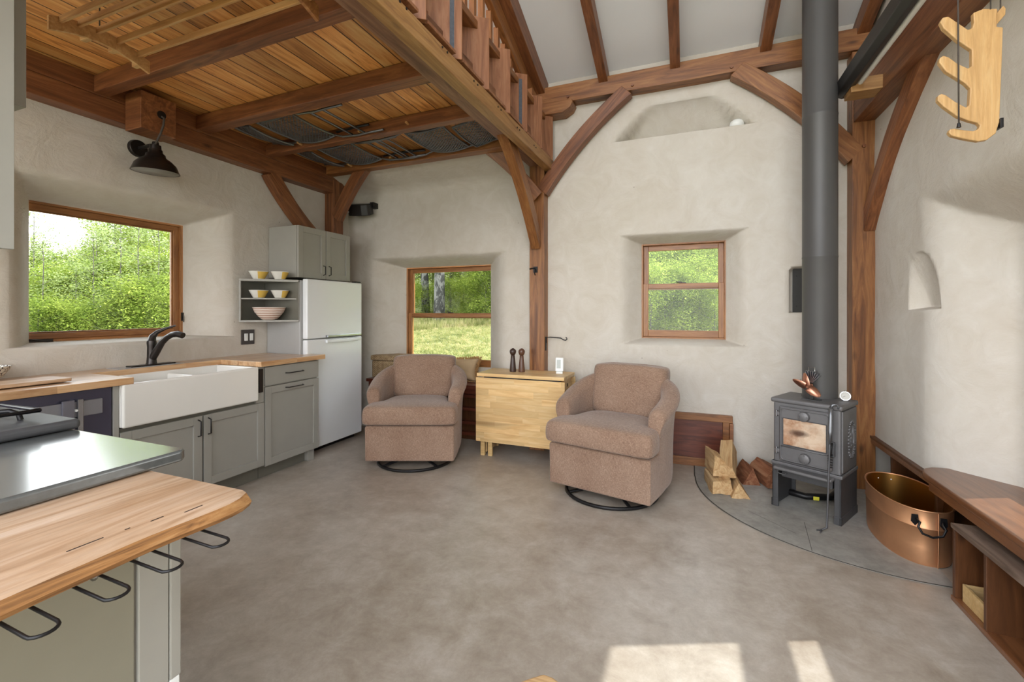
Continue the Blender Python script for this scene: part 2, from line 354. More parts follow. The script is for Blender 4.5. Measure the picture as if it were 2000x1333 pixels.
def timber(name, p0, p1, w, h, m, label=None, cat=None, group=None, parent=None, up=(0, 0, 1), arch=0, pegs=()):
    """squared timber from p0 to p1 (centre line), w sideways, h along up; grain along it; arch bows the lower side of a brace"""
    p0, p1 = Vector(p0), Vector(p1); L = (p1-p0).length; ex = (p1-p0).normalized()
    up = Vector(up); ey = up.cross(ex).normalized(); ez = ex.cross(ey)
    R = Matrix((ex, ey, ez)).transposed().to_4x4(); mw = Matrix.Translation((p0+p1)/2) @ R
    bm = bmesh.new(); n = 14
    pv = None
    for i in range(n+1):
        t = i/n; x = (t-.5)*L; a = arch*4*t*(1-t); wob = (noise.noise(Vector((x*1.7, p0.x*3, p0.y*5)))*.002)
        r = [bm.verts.new((x, s1*w/2+wob, s2*h/2+a+wob)) for s1, s2 in ((-1, -1), (1, -1), (1, 1), (-1, 1))]
        if pv:
            for k in range(4): bm.faces.new((pv[k], pv[(k+1) % 4], r[(k+1) % 4], r[k]))
        else: bm.faces.new(r[::-1])
        pv = r
    bm.faces.new(pv)
    bmesh.ops.recalc_face_normals(bm, faces=bm.faces[:])
    me = bpy.data.meshes.new(name); bm.to_mesh(me); bm.free(); me.materials.append(m)
    o = bpy.data.objects.new(name, me); C.objects.link(o)
    if parent is not None:
        pm = W[parent.name]; o.parent = parent; o.matrix_local = pm.inverted() @ mw
    else: o.matrix_world = mw
    W[o.name] = mw
    b = o.modifiers.new('bevel', 'BEVEL'); b.width = .004; b.segments = 2; b.limit_method = 'ANGLE'; b.angle_limit = math.radians(40)
    if label: tag(o, label, cat, group)
    for (px_, py_, pz_, d) in pegs:
        bmp = bmesh.new(); d = Vector(d); cyl(bmp, Vector((px_, py_, pz_))-d*.01, Vector((px_, py_, pz_))+d*.014, .012, .009, 10)
        finish('peg', bmp, M['timber'], None if False else o, smooth=True, ang=40)
    return o
# ================================================================ SETTING
def roofz(y): return 3.375+(3.96-y)*.344+.13
def ease(r, a=.6): return (r*r/(2*a) if r < a else r-a/2)/(1-a/2)
def rect(u0, u1, v0, v1, D, su0, su1, sv0, sv1):
    def f(u, v):
        r = min((u-u0)/su0, (u1-u)/su1, (v-v0)/sv0, (v1-v)/sv1)
        return 0 if r <= 0 else D*ease(min(1, r))
    f.us = [u0, u0+su0, u1-su1, u1]; f.vs = [v0, v0+sv0, v1-sv1, v1]
    f.seg = [(u0, u0+su0), (u1-su1, u1)], [(v0, v0+sv0), (v1-sv1, v1)]
    return f
def grid(a, b, step, segs, extra=()):
    s = {round(a+(b-a)*i/int((b-a)/step), 5) for i in range(int((b-a)/step)+1)} | {a, b} | {round(e, 5) for e in extra if a <= e <= b}
    for p, q in segs:
        for i in range(11): s.add(round(p+(q-p)*i/10, 5))
    s = sorted(x for x in s if a-1e-6 <= x <= b+1e-6); out = [s[0]]
    for x in s[1:]:
        if x-out[-1] > .0012: out.append(x)
    return out
def wall(name, fn, U, V, recs, holes, step=.05, wob=.007, extra_v=(), extra_u=(), seed=0):
    us = grid(U[0], U[1], step, [s for r in recs for s in r.seg[0]], [h for hh in holes for h in hh[:2]]+list(extra_u))
    vs = grid(V[0], V[1], step, [s for r in recs for s in r.seg[1]], [h for hh in holes for h in hh[2:]]+list(extra_v))
    bm = bmesh.new(); g = []
    for u in us:
        row = []
        for v in vs:
            d = max([r(u, v) for r in recs] or [0])
            d += wob*noise.noise(Vector((u*1.6+seed, v*1.6, seed)))+wob*.35*noise.noise(Vector((u*5, v*5, seed+9)))
            row.append(bm.verts.new(fn(u, v, d)))
        g.append(row)
    for i in range(len(us)-1):
        for j in range(len(vs)-1):
            uc, vc = (us[i]+us[i+1])/2, (vs[j]+vs[j+1])/2
            if any(h[0] < uc < h[1] and h[2] < vc < h[3] for h in holes): continue
            bm.faces.new((g[i][j], g[i+1][j], g[i+1][j+1], g[i][j+1]))
    return finish(name, bm, M['plaster'], None, smooth=True, kind='structure')
XL, YB, XR = -3.64, 4.07, 1.25
W1 = (1.511, 2.442, 1.10, 2.012)                      # left wall window: y0,y1,z0,z1 at x=-3.92
r1 = rect(1.30, 2.70, 1.083, 2.16, .28, .21, .255, .016, .145)
W5_ADDED = (.12, 1.02, 1.0, 2.05)  # unseen extra window, added to let in light for the slab's reflection
wall('wall_left', lambda u, v, d: (XL-d, u, v), (-1.0, 4.09), (0, 2.83), [r1], [W1, W5_ADDED], seed=3)
W2 = (-3.06, -1.979, .69, 1.802)                      # back wall window: x0,x1,z0,z1 at y=4.38
W3 = (-.403, .302, 1.052, 1.915)                      # small back window at y=4.27
r2 = rect(-3.34, -1.64, .545, 1.90, .31, .28, .34, .03, .10)
r3 = rect(-.60, .47, .995, 1.985, .20, .197, .168, .057, .07)
def niche(u, v):
    zb = 2.822+(u+.07)*-.0
    l = (u-(-.62+(v-zb)*1.05))/.09; r = ((.483-(v-zb)*1.0)-u)/.09
    t = min(l*1.6, r*1.6, (v-zb)/.012)
    return 0 if t <= 0 else .27*min(1, t*1.3)*max(0, (3.10-v)/.28)**.8
niche.seg = ([], [(2.822, 2.834), (3.05, 3.10)])
def vent(u, v):
    t = min((u-.735)/.012, (1.0-u)/.012, (v-1.284)/.008, (1.655-v-max(0, .03-(u-.735)))/.02)
    return 0 if t <= 0 else .075*ease(min(1, t))
vent.seg = ([(.735, .747), (.988, 1.0)], [(1.284, 1.292), (1.62, 1.655)])
def cove(u, v):
    t = max(0, min(1, (v-2.60)/.18)); k = max(0, min(1, (-1.36-u)/.05))
    return .42*t*t*(3-2*t)*k if v < 2.84 else .42*k
wall('wall_back', lambda u, v, d: (u, YB+d-cove(u, v), v), (-3.7, 1.7), (0, 3.5), [r2, r3, niche, vent], [W2, W3], step=.04, seed=11)
# right wall: low cavity under the trim, small niche, deep window-seat recess
r4 = rect(.2, 3.26, .398, 1.98, .25, .2, .36, .008, .26)
def nr(u, v):
    z = (v-1.306)/.34; wd = .155*math.sqrt(max(0, 1-max(0, z)**3.0))
    t = min((wd-abs(u-3.275))/.05, (v-1.306)/.02)
    return 0 if t <= 0 else .10*min(1, t)*max(.15, 1-z*.8)
nr.seg = ([(3.12, 3.17), (3.38, 3.43)], [(1.306, 1.326), (1.6, 1.65)])
WR = [(1.66, 2.82, .58, 1.70)]
WO = [(1.70, 2.545, 1.224, 1.666), (1.70, 2.545, .958, 1.077), (1.9, 2.796, .60, .80)]
wall('wall_right', lambda u, v, d: (XR+d, u, min(v, roofz(u)+.02)), (-1.0, 4.09), (.385, 5.3), [r4, nr], WR, seed=23)
bx('wall_right_base', (1.62, 1.66, -1.5, 4.07, 0, .44), M['bench_wood_z'], kind='structure')
bx('wall_right_light_stop', (1.22, 1.66, 3.05, 4.07, .384, .40), M['bench_wood_z'], kind='structure')  # covers the cavity top, added to stop sun leaking in
# floor
bm = bmesh.new(); box(bm, -3.75, 1.7, -1.5, 4.45, -.12, 0); finish('floor', bm, M['floor'], kind='structure')
# hearth: flush slab with a curved saw-cut edge
def circ(r, n=48): return [(1.1+r*math.cos(a), 3.75+r*math.sin(a)) for a in [PI*.93+i*(PI*.57+.0)/n for i in range(n+1)]]
pts = [(1.1-1.05*1.0, 4.05)]+[p for p in circ(1.05)]
pts = [(.045, 4.05), (.045, 3.8)]+[(1.1+1.05*math.cos(a), 3.75+1.05*math.sin(a)) for a in [PI+i*(PI*.52)/40 for i in range(41)]]+[(1.22, 4.05)]
bm = bmesh.new(); prism(bm, pts, .0005, .004); o = finish('hearth_slab', bm, M['hearth'])
tag(o, 'curved grey stone hearth slab under the wood stove', 'hearth')
bm = bmesh.new(); ring = pts[:-1]
for i in range(len(ring)-1):
    a, b = Vector(ring[i]).to_3d(), Vector(ring[i+1]).to_3d(); d = (b-a).normalized(); nn = Vector((d.y, -d.x, 0))*.008
    q = [a+nn*.5, b+nn*.5, b-nn*.5, a-nn*.5]
    bm.faces.new([bm.verts.new((p.x, p.y, .0046)) for p in q])
finish('joint_line', bm, plain('dark_joint', (62, 58, 52), .9), o)
bm = bmesh.new()
for a, b in (((.36, 3.25), (.58, 3.02)), ((.62, 2.83), (.66, 3.2))):
    a, b = Vector(a).to_3d(), Vector(b).to_3d(); d = (b-a).normalized(); nn = Vector((d.y, -d.x, 0))*.0015
    bm.faces.new([bm.verts.new((p.x, p.y, .0047)) for p in (a+nn, b+nn, b-nn, a-nn)])
finish('hairline_crack', bm, plain('crack', (84, 82, 78), .9), o)
# loft ceiling (boards seen from below) and roof panels
bx('ceiling', (-3.68, -1.30, -.6, 4.09, 2.81, 2.84), M['ceiling'], kind='structure', bev=0)
bm = bmesh.new()
y0, y1 = -.8, 4.3
for z in (0, .06):
    pass
prism(bm, [(y0, roofz(y0)), (y1, roofz(y1)), (y1, roofz(y1)+.08), (y0, roofz(y0)+.08)], -3.9, 1.75, MYZ())
finish('ceiling_roof', bm, M['ceilpanel'], kind='structure')
bm = bmesh.new(); box(bm, -3.72, -3.66, -1.5, 4.2, 2.83, 5.3)
for v in bm.verts:
    if v.co.z > 3: v.co.z = roofz(v.co.y)
finish('wall_left_loft', bm, M['plaster'], kind='structure')
# windows
def window(n, axis, rc, plane, mode):
    a0, a1, z0, z1 = rc
    t = bpy.data.objects.new('window_%d' % n, None); C.objects.link(t); t.location = ((plane, (a0+a1)/2, z0) if axis == 'x' else ((a0+a1)/2, plane, z0)); t['kind'] = 'structure'
    W[t.name] = Matrix.Translation(t.location); s = -1 if axis == 'x' else 1
    def bar(name, p0, p1, q0, q1, d0, d1, vert, par=None):
        d0, d1 = plane+s*d0, plane+s*d1; d0, d1 = min(d0, d1), max(d0, d1)
        bm = bmesh.new()
        box(bm, *((d0, d1, p0, p1, q0, q1) if axis == 'x' else (p0, p1, d0, d1, q0, q1)))
        mm = M['win_wood_z'] if vert else M['win_wood' if axis == 'y' else 'win_wood_y']
        return finish(name, bm, mm, par or t, bev=.003)
    def frame(name, A0, A1, Z0, Z1, wv, wh, d0, d1, wb=None):
        f = bar(name, A0, A0+wv, Z0, Z1, d0, d1, True)
        f2 = bar(name, A1-wv, A1, Z0, Z1, d0, d1, True); bar(name, A0+wv, A1-wv, Z0, Z0+(wb or wh), d0, d1, False); bar(name, A0+wv, A1-wv, Z1-wh, Z1, d0, d1, False)
    def pane(A0, A1, Z0, Z1, d):
        bm = bmesh.new(); d = plane+s*d
        box(bm, *((d-.002, d+.002, A0, A1, Z0, Z1) if axis == 'x' else (A0, A1, d-.002, d+.002, Z0, Z1))); finish('pane', bm, M['glass'], t)
    bm = bmesh.new()
    for (p0, p1, q0, q1) in ((a0-.04, a0, z0-.04, z1+.04), (a1, a1+.04, z0-.04, z1+.04), (a0, a1, z0-.04, z0), (a0, a1, z1, z1+.04)):
        d0, d1 = sorted((plane-s*.006, plane+s*.16)); box(bm, *((d0, d1, p0, p1, q0, q1) if axis == 'x' else (p0, p1, d0, d1, q0, q1)))
    finish('leak_casing', bm, M['win_wood'], t)  # hidden boards around the frame, added to block stray sun
    if mode == 'casement':
        frame('frame', a0, a1, z0, z1, .03, .028, 0, .09); frame('sash', a0+.03, a1-.03, z0+.028, z1-.028, .04, .038, .015, .07)
        frame('glazing_bead', a0+.07, a1-.07, z0+.066, z1-.066, .01, .01, .03, .05)
        pane(a0+.08, a1-.08, z0+.076, z1-.076, .04)
        # folding crank and latch
        bm = bmesh.new(); box(bm, plane, plane+.012, a0+.05, a0+.20, z0+.006, z0+.03)
        tube(bm, [(plane+.02, a0+.08, z0+.03), (plane+.035, a0+.12, z0+.022), (plane+.04, a0+.19, z0+.008)], .005, 6)
        finish('crank', bm, M['bronze'], t, bev=.002)
        bm = bmesh.new(); box(bm, plane, plane+.012, a1-.024, a1-.008, z0+.13, z0+.20); tube(bm, [(plane+.016, a1-.016, z0+.18), (plane+.022, a1-.016, z0+.12)], .004, 6)
        finish('latch', bm, M['bronze'], t, bev=.002)
    else:
        mid = z0+(z1-z0)*mode
        frame('frame', a0, a1, z0, z1, .026, .026, 0, .10)
        frame('upper_sash', a0+.026, a1-.026, mid-.02, z1-.026, .045, .046, .05, .085, .03)
        frame('lower_sash', a0+.026, a1-.026, z0+.026, mid+.035, .045, .046, .012, .047, .06)
        pane(a0+.07, a1-.07, mid, z1-.07, .068); pane(a0+.07, a1-.07, z0+.08, mid, .03)
        bm = bmesh.new(); c = (a0+a1)/2
        if axis == 'y': box(bm, c-.03, c+.03, plane+.014, plane+.04, mid+.035, mid+.045); box(bm, c-.05, c+.0, plane+.01, plane+.022, mid+.043, mid+.052)
        else: box(bm, plane-.04, plane-.014, c-.03, c+.03, mid+.035, mid+.045)
        finish('sash_lock', bm, M['bronze'], t, bev=.002)
    return t
M['win_wood_y'] = wood('window_wood_y', (122, 76, 42), (164, 112, 66), (186, 134, 84), 'Y', .35, False)
window(1, 'x', (1.425, 2.455, 1.088, 2.026), -3.926, 'casement'); window(2, 'y', (-3.075, -1.905, .678, 1.816), 4.388, .495); window(5, 'x', W5_ADDED, -3.66, 'casement'); window(3, 'y', (-.416, .315, 1.040, 1.928), 4.272, .535)
# window behind the seat (unseen daylight source on the right; openings shaped to cast the sun patches)
t = bpy.data.objects.new('window_4', None); C.objects.link(t); t.location = (1.52, 2.2, .6); t['kind'] = 'structure'; W[t.name] = Matrix.Translation(t.location)
for a in WO:
    bm = bmesh.new(); box(bm, 1.528, 1.531, a[0], a[1], a[2], a[3]); finish('pane', bm, M['glass'], t)
bm = bmesh.new()
for q in ((1.5, 1.70, .50, 1.78), (2.796, 2.9, .50, 1.78), (1.70, 2.796, 1.666, 1.78), (1.70, 2.796, 1.077, 1.224), (1.70, 2.796, .80, .958), (1.70, 2.796, .50, .60), (2.545, 2.796, .958, 1.077), (2.545, 2.796, 1.224, 1.666), (1.70, 1.9, .60, .80)):
    box(bm, 1.515, 1.54, *q)
finish('frame', bm, M['win_wood_z'], t)
# low wooden panel set in the back wall
t = bpy.data.objects.new('trim_1', None); C.objects.link(t); t.location = (0, 4.05, 0); t['kind'] = 'structure'; W[t.name] = Matrix.Translation(t.location)
bx('rail', (-.75, .335, 4.03, 4.068, .385, .442), M['timber_red'], t); bx('rail', (-.75, .30, 4.035, 4.066, 0.0, .07), M['timber_red'], t)
bx('stile', (.262, .31, 4.036, 4.066, .07, .385), M['timber_red'], t); bx('edge_strip', (.31, .338, 4.0, 4.068, 0, .385), M['timber'], t)
bx('panel_board', (-.75, .264, 4.052, 4.07, .06, .39), M['red_wood'], t)
# trim board above the low cavity on the right
o = timber('trim_2', (1.25, 4.05, .365), (1.25, 3.02, .365), .05, .035, M['bench_wood']); o['kind'] = 'structure'
bm = bmesh.new(); box(bm, 1.27, 1.62, 3.72, 3.745, 0, .35); box(bm, 1.27, 1.62, 3.14, 3.165, 0, .35); o = finish('trim_3', bm, M['bench_wood_z'], bev=.003, kind='structure')
# ================================================================ TIMBER FRAME
T, TR = M['timber'], M['timber_red']
Z = (0, 0, 1)
timber('timber_post', (-3.592, 3.79, 0), (-3.592, 3.79, 2.70), .14, .145, T, 'dark corner post behind the fridge cabinet', 'post', up=(0, 1, 0))
timber('timber_post', (-1.318, 4.03, 0), (-1.318, 4.03, 3.21), .145, .15, TR, 'reddish middle post behind the folded birch table', 'post', up=(0, 1, 0))
timber('timber_post', (1.185, 4.03, 0), (1.185, 4.03, 3.2), .14, .16, TR, 'reddish right corner post behind the wood stove', 'post', up=(0, 1, 0),
       pegs=((1.15, 3.95, 2.56), (1.13, 3.95, 2.50)) and ())
timber('wall_beam', (-3.60, -1.5, 2.625), (-3.60, 3.96, 2.625), .14, .13, T, 'dark lower beam along the left wall above the sink window', 'beam')
timber('wall_beam', (-3.60, -1.5, 2.752), (-3.60, 3.96, 2.752), .138, .12, T, 'dark upper beam stacked under the board ceiling along the left wall', 'beam')
timber('plate_beam', (-1.42, 4.03, 3.292), (1.35, 4.03, 3.292), .15, .162, TR, 'long reddish beam high on the back wall under the white roof panels', 'beam')
o = timber('wall_beam', (1.20, 4.05, 2.83), (1.20, -1.5, 2.83), .155, .30, T, 'wide brown beam along the right wall behind the projector screen case', 'beam')
header = timber('header_beam', (-1.32, 3.98, 2.765), (-1.32, -1.5, 2.665), .14, .215, M['timber_h'] if 'timber_h' in M else wood('timber_brown', (100, 64, 44), (144, 102, 76), (170, 130, 100), 'X', .5), 'brown header beam carrying the loft edge beside the raised stair', 'beam')
jl = ['nearest of the four ceiling joists, above the wooden drying rack', 'second ceiling joist from the camera, just beyond the lamp box', 'third ceiling joist, between the stored black patio chairs']
for (y, wd), lb in zip(((1.70, .08), (2.345, .10), (2.945, .075)), jl):
    timber('ceiling_joist', (-3.53, y, 2.755), (-1.39, y-.035, 2.755), wd, .105, T, lb, 'joist')
timber('ceiling_joist', (-3.53, .75, 2.755), (-1.39, .72, 2.755), .09, .105, M['timber_j'] if 'timber_j' in M else T, 'ceiling joist at the upper left corner beside the grey cabinet', 'joist')
timber('ceiling_joist', (-3.46, 3.60, 2.752), (-1.39, 3.56, 2.752), .10, .095, TR, 'farthest ceiling joist, holding the chair pegs near the back wall', 'joist')
# tie end below the plate beam
bm = bmesh.new(); prism(bm, [(-1.45, 3.10), (-1.06, 3.10), (-.99, 3.14), (-.965, 3.185), (-.975, 3.21), (-1.45, 3.21)], 0, .16, MXZ(4.07))
o = finish('beam_end', bm, TR, bev=.006); tag(o, 'short rounded beam end jutting out under the high back beam beside the stair', 'beam end')
# braces
def brace(p0, p1, w, h, up, lb, m=T, arch=-.03): return timber('knee_brace', p0, p1, w, h, m, lb, 'brace', up=up, arch=arch)
brace((-3.58, 2.98, 2.58), (-3.58, 3.47, 2.085), .10, .12, (0, -.7, .7), 'dark knee brace from the left wall beam down to the corner post', arch=.03)
brace((-3.02, 3.62, 2.76), (-3.47, 3.72, 2.29), .08, .115, (.8, 0, -.5), 'dark knee brace between corner post and farthest joist beside the speaker', arch=-.02)
brace((-1.66, 3.64, 2.76), (-1.30, 3.92, 2.36), .09, .11, (-.7, 0, -.7), 'short brace half hidden behind the header brace left of the middle post', arch=-.02)
brace((-1.32, 3.10, 2.72), (-1.32, 3.96, 1.92), .085, .12, (0, .7, .7), 'long brace rising from the middle post to the header beam under the stair', arch=.06, m=TR)
brace((-.50, 4.0, 3.22), (-1.27, 4.0, 2.42), .10, .115, (.7, 0, -.7), 'brown brace between the middle post and the high back beam', arch=-.05)
brace((.36, 4.0, 3.23), (1.14, 4.0, 2.44), .10, .13, (-.7, 0, -.7), 'brown brace passing behind the stovepipe to the right post', TR, arch=-.05)
brace((1.225, 3.06, 2.74), (1.225, 3.98, 1.92), .085, .11, (0, .7, .7), 'arched brown brace between the right post and the right wall beam', arch=.07)
# pegs on visible joints
def peg(x, y, z, d, par):
    bm = bmesh.new(); d = Vector(d); p = Vector((x, y, z)); cyl(bm, p-d*.01, p+d*.012, .015, .012, 12); finish('peg', bm, T, par, smooth=True, ang=40)
pb = bpy.data.objects['plate_beam']; pr = bpy.data.objects['timber_post.002']
for x in (-1.02, -.45, .32): peg(x, 3.955, 3.25, (0, -1, 0), pb)
peg(1.185, 3.95, 2.50, (0, -1, 0), pr)
for z in (2.62, 2.55): peg(1.115, 4.02, z, (-1, 0, 0), pr)
# rafters
SL = .344
for x, lb in ((-.70, 'rafter nearest the stair under the white roof panels'), (-.105, 'second roof rafter from the stair'), (.56, 'third roof rafter, beside the stovepipe'), (1.185, 'roof rafter against the right wall above the stove')):
    timber('rafter', (x, 4.05, 3.39-.03), (x, -1.4, 3.39-.03+5.45*SL), .078, .13, T, lb, 'rafter', up=(0, SL, 1))
timber('rafter', (-1.29, 4.05, 3.38), (-1.29, -1.4, 3.38+5.45*SL), .1, .17, T, 'dark rafter above the loft railing beside the stair', 'rafter', up=(0, SL, 1))
# loft floor edge above header and balustrade
rl = thing('loft_railing', 'row of upright wooden slats guarding the loft edge above the stair', 'railing', (-1.36, 2.8, 2.87))
timber('bottom_rail', (-1.36, 3.9, 2.90), (-1.36, -1.4, 2.86), .09, .09, T, parent=rl)
for i in range(30):
    y = 3.80-i*.135
    top = min(3.22+(3.90-y)*SL, 3.78)-.02
    z0 = 2.92; bm = bmesh.new(); box(bm, -1.385, -1.345, y-.018, y+.018, z0, top); finish('baluster', bm, M['bal_wood'], rl, bev=.002)
timber('raking_rail', (-1.34, 3.95, 3.24), (-1.34, 2.2, 3.24+1.75*SL), .05, .14, TR, parent=rl, up=(0, SL, 1))
timber('hand_rail', (-1.36, 2.4, 3.78), (-1.36, -1.4, 3.78), .07, .05, T, parent=rl)
bm = bmesh.new(); box(bm, -1.32, -1.25, 3.62, 3.92, 2.9, 3.22); finish('end_panel', bm, M['bal_wood'], rl, bev=.003)
# ================================================================ RAISED STAIR (ship ladder swung up against the loft)
st = thing('loft_stair', 'wooden loft stair folded up on its side along the loft edge', 'stair', (-1.2, 2.4, 2.62))
timber('lower_stringer', (-1.212, 4.02, 2.658), (-1.212, -1.0, 2.56), .075, .10, M['timber_pale'], parent=st)
timber('upper_stringer', (-1.29, 3.95, 3.09), (-1.29, -1.0, 3.09), .13, .05, TR, parent=st)
Ys = [3.97, 3.651, 3.268, 2.911, 2.554, 2.193, 1.83, 1.47, 1.11]
dx, dy = -.80, -.60
for i, y in enumerate(Ys):
    n = Vector((dy, -dx, 0)); a = Vector((-1.165, y, 0)); e = Vector((dx, dy, 0))*.20; th = Vector((-dy, dx, 0)).normalized()*.036
    poly = [a, a+e, a+e-th, a-th]
    bm = bmesh.new(); prism(bm, [(p.x, p.y) for p in poly], 2.695, 3.145)
    tr = finish('tread', bm, M['tread_wood'], st, bev=.004)
    if i in (2, 5, 8):
        g0 = a+Vector((dx, dy, 0))*.045+th*.04; g1 = a+Vector((dx, dy, 0))*.07+th*.04
        cpt = lambda q, zz: bmg.verts.new((q.x, q.y, zz))
        bmg = bmesh.new(); prism(bmg, [(q.x, q.y) for q in (g0, g1, g1+th*.03, g0+th*.03)], 2.75, 3.10); finish('grip_strip', bmg, M['grip'], tr)
    if i < 8 and i > 0:
        bm = bmesh.new()
        for k in (.05, .10): cyl(bm, (-1.176, y-k-.10, 2.655), (-1.171, y-k-.10, 2.655), .006, .006, 10)
        finish('screw_hole', bm, M['black'], st)
    # cleat lip between treads
    bm = bmesh.new(); box(bm, -1.22, -1.176, y-.33, y-.05, 2.70, 2.718); finish('cleat', bm, M['tread_wood'], st, bev=.002)
bm = bmesh.new(); cyl(bm, (-1.21, 3.98, 2.60), (-1.21, 3.98, 2.545), .022, .022, 20); finish('hinge_tube', bm, M['black'], st, smooth=True, ang=40)
# ================================================================ KITCHEN
CB = M['cab']
def shaker(name, x, y0, y1, z0, z1, parent, fr=.055, m=None, handle=None, normal='x'):
    """recessed-panel door whose face is at x, looking towards +x"""
    m = m or CB; bm = bmesh.new(); t = .02
    box(bm, x-t, x, y0, y0+fr, z0, z1); box(bm, x-t, x, y1-fr, y1, z0, z1)
    box(bm, x-t, x, y0+fr, y1-fr, z0, z0+fr); box(bm, x-t, x, y0+fr, y1-fr, z1-fr, z1)
    box(bm, x-t, x-.012, y0+fr-.002, y1-fr+.002, z0+fr-.002, z1-fr+.002)
    d = finish(name, bm, m, parent, bev=.0015)
    if handle: pull(d, x, *handle)
    return d
def pull(par, x, y, z, L, vert):
    bm = bmesh.new(); o = .028
    if vert: a, b = (x, y, z-L/2), (x, y, z+L/2); p = [a, (x+o, y, z-L/2+.008), (x+o, y, z+L/2-.008), b]
    else: p = [(x, y-L/2, z), (x+o, y-L/2+.012, z), (x+o, y+L/2-.012, z), (x, y+L/2, z)]
    tube(bm, p, .0045, 8); finish('handle', bm, M['handle'], par, smooth=True, ang=50)
FX = -3.03
c = thing('base_cabinet', 'sage grey base cabinet under the double sink with two doors', 'cabinet', (-3.33, 2.0, 0))
bx('body', (-3.62, FX-.022, 1.52, 2.482, .10, .62), M['cab_in'], c); bx('toe_kick', (-3.62, -3.10, 1.52, 2.482, 0, .10), M['cab_in'], c)
bx('stile', (-3.62, FX-.004, 1.517, 1.545, .10, .872), CB, c)
shaker('door', FX, 1.55, 2.012, .115, .598, c, handle=(1.985, .52, .11, True))
shaker('door', FX, 2.022, 2.482, .115, .598, c, handle=(2.052, .52, .11, True))
bx('side_panel', (-3.62, FX-.004, 2.415, 2.482, .60, .872), CB, c)
bx('catch', (FX-.004, FX+.012, 2.43, 2.462, .68, .86), M['bronze'], c)
c = thing('base_cabinet', 'sage grey base cabinet beside the fridge with a drawer over a door', 'cabinet', (-3.33, 2.75, 0))
bx('body', (-3.62, FX-.022, 2.486, 3.022, .10, .872), CB, c); bx('toe_kick', (-3.62, -3.10, 2.486, 3.0, 0, .10), M['cab_in'], c)
bx('foot', (-3.10, -3.06, 2.93, 3.0, 0, .095), CB, c)
shaker('door', FX, 2.490, 3.022, .10, .712, c, handle=(2.76, .683, .17, False))
d = bx('drawer', (FX-.02, FX, 2.488, 3.020, .722, .866), CB, c, bev=.002); pull(d, FX, 2.76, .80, .17, False)
# dishwasher left of the sink; strip, bars and dot model an oven's reflection
c = thing('dishwasher', 'steel dishwasher front with modelled reflections under the butcher block counter', 'dishwasher', (-3.33, 1.2, 0))
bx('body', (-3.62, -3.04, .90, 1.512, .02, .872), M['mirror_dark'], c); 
d = bx('reflected_strip', (-3.04, -3.022, 1.10, 1.462, .735, .818), plain('reflection_grey', (140, 140, 146), .35, .5), c)
bx('bracket', (-3.022, -3.008, 1.285, 1.335, .45, .83), plain('reflection_bar_grey', (128, 128, 140), .3, .6), c); bx('bracket', (-3.022, -3.008, 1.348, 1.372, .45, .83), M['stainless'], c)  # upright bars shaped after the reflected oven handle
bm = bmesh.new(); cyl(bm, (-3.022, 1.342, .773), (-3.006, 1.342, .773), .007, .006, 12); finish('knob', bm, M['white_pl'], d, smooth=True, ang=40)  # white dot belongs to the modelled reflection
# worktop
bm = bmesh.new()
P0 = [(-3.635, .3), (-3.0, .3), (-3.0, 1.60), (-3.44, 1.60), (-3.44, 2.43), (-3.0, 2.43), (-3.0, 3.07), (-3.165, 3.07), (-3.165, 2.985), (-3.635, 2.985)]
prism(bm, P0, .876, .915); o = finish('counter_top', bm, M['butcher'], bev=.003); tag(o, 'butcher block counter top running along the left wall around the sink', 'counter')
# farmhouse sink
s = thing('farmhouse_sink', 'white double-bowl apron sink set in the wooden counter', 'sink', (-3.22, 1.98, .625))
bm = bmesh.new()
x0, x1, y0, y1, zb, zt = -3.46, -3.0, 1.545, 2.412, .625, .880
def ringface(bm, o, hs, z):
    pass
t_ = .028
box(bm, x1-t_, x1, y0, y1, zb, zt); box(bm, x0, x0+t_, y0, y1, zb, zt); box(bm, x0+t_, x1-t_, y0, y0+t_, zb, zt); box(bm, x0+t_, x1-t_, y1-t_, y1, zb, zt)
box(bm, x0+t_, x1-t_, 2.03, 2.055, zb, zt-.02); box(bm, x0+t_, x1-t_, y0+t_, y1-t_, zb, zb+.03)
finish('basin', bm, M['white_gloss'], s, bev=.012, seg=4)
for y in (1.80, 2.23):
    bm = bmesh.new(); cyl(bm, (-3.24, y, zb+.03), (-3.24, y, zb+.036), .045, .04, 24); finish('drain', bm, M['chrome'], s, smooth=True, ang=40)
f = thing('faucet', 'dark bronze pull-out faucet behind the white sink', 'faucet', (-3.53, 2.0, .915))
bm = bmesh.new(); box(bm, -3.565, -3.495, 1.85, 2.13, .916, .926); finish('deck_plate', bm, M['bronze'], f, bev=.004)
bm = bmesh.new(); lathe(bm, [(.034, 0), (.03, .01), (.027, .05), (.026, .12), (.029, .15), (.027, .165), (.0, .172)], -3.53, 1.99, .926, 24); finish('body', bm, M['bronze'], f, smooth=True, ang=50)
bm = bmesh.new(); tube(bm, [(-3.53, 1.99, .96), (-3.49, 2.0, 1.02), (-3.45, 2.01, 1.08), (-3.41, 2.02, 1.115), (-3.37, 2.03, 1.135), (-3.33, 2.04, 1.14), (-3.29, 2.05, 1.128)], [.026, .024, .021, .019, .02, .022, .021], 16); finish('spout', bm, M['bronze'], f, smooth=True, ang=60)
bm = bmesh.new(); tube(bm, [(-3.53, 1.99, 1.085), (-3.535, 2.0, 1.12), (-3.52, 2.02, 1.15), (-3.49, 2.06, 1.175), (-3.45, 2.10, 1.195)], [.026, .022, .014, .009, .006], 14); finish('lever', bm, M['bronze'], f, smooth=True, ang=60)
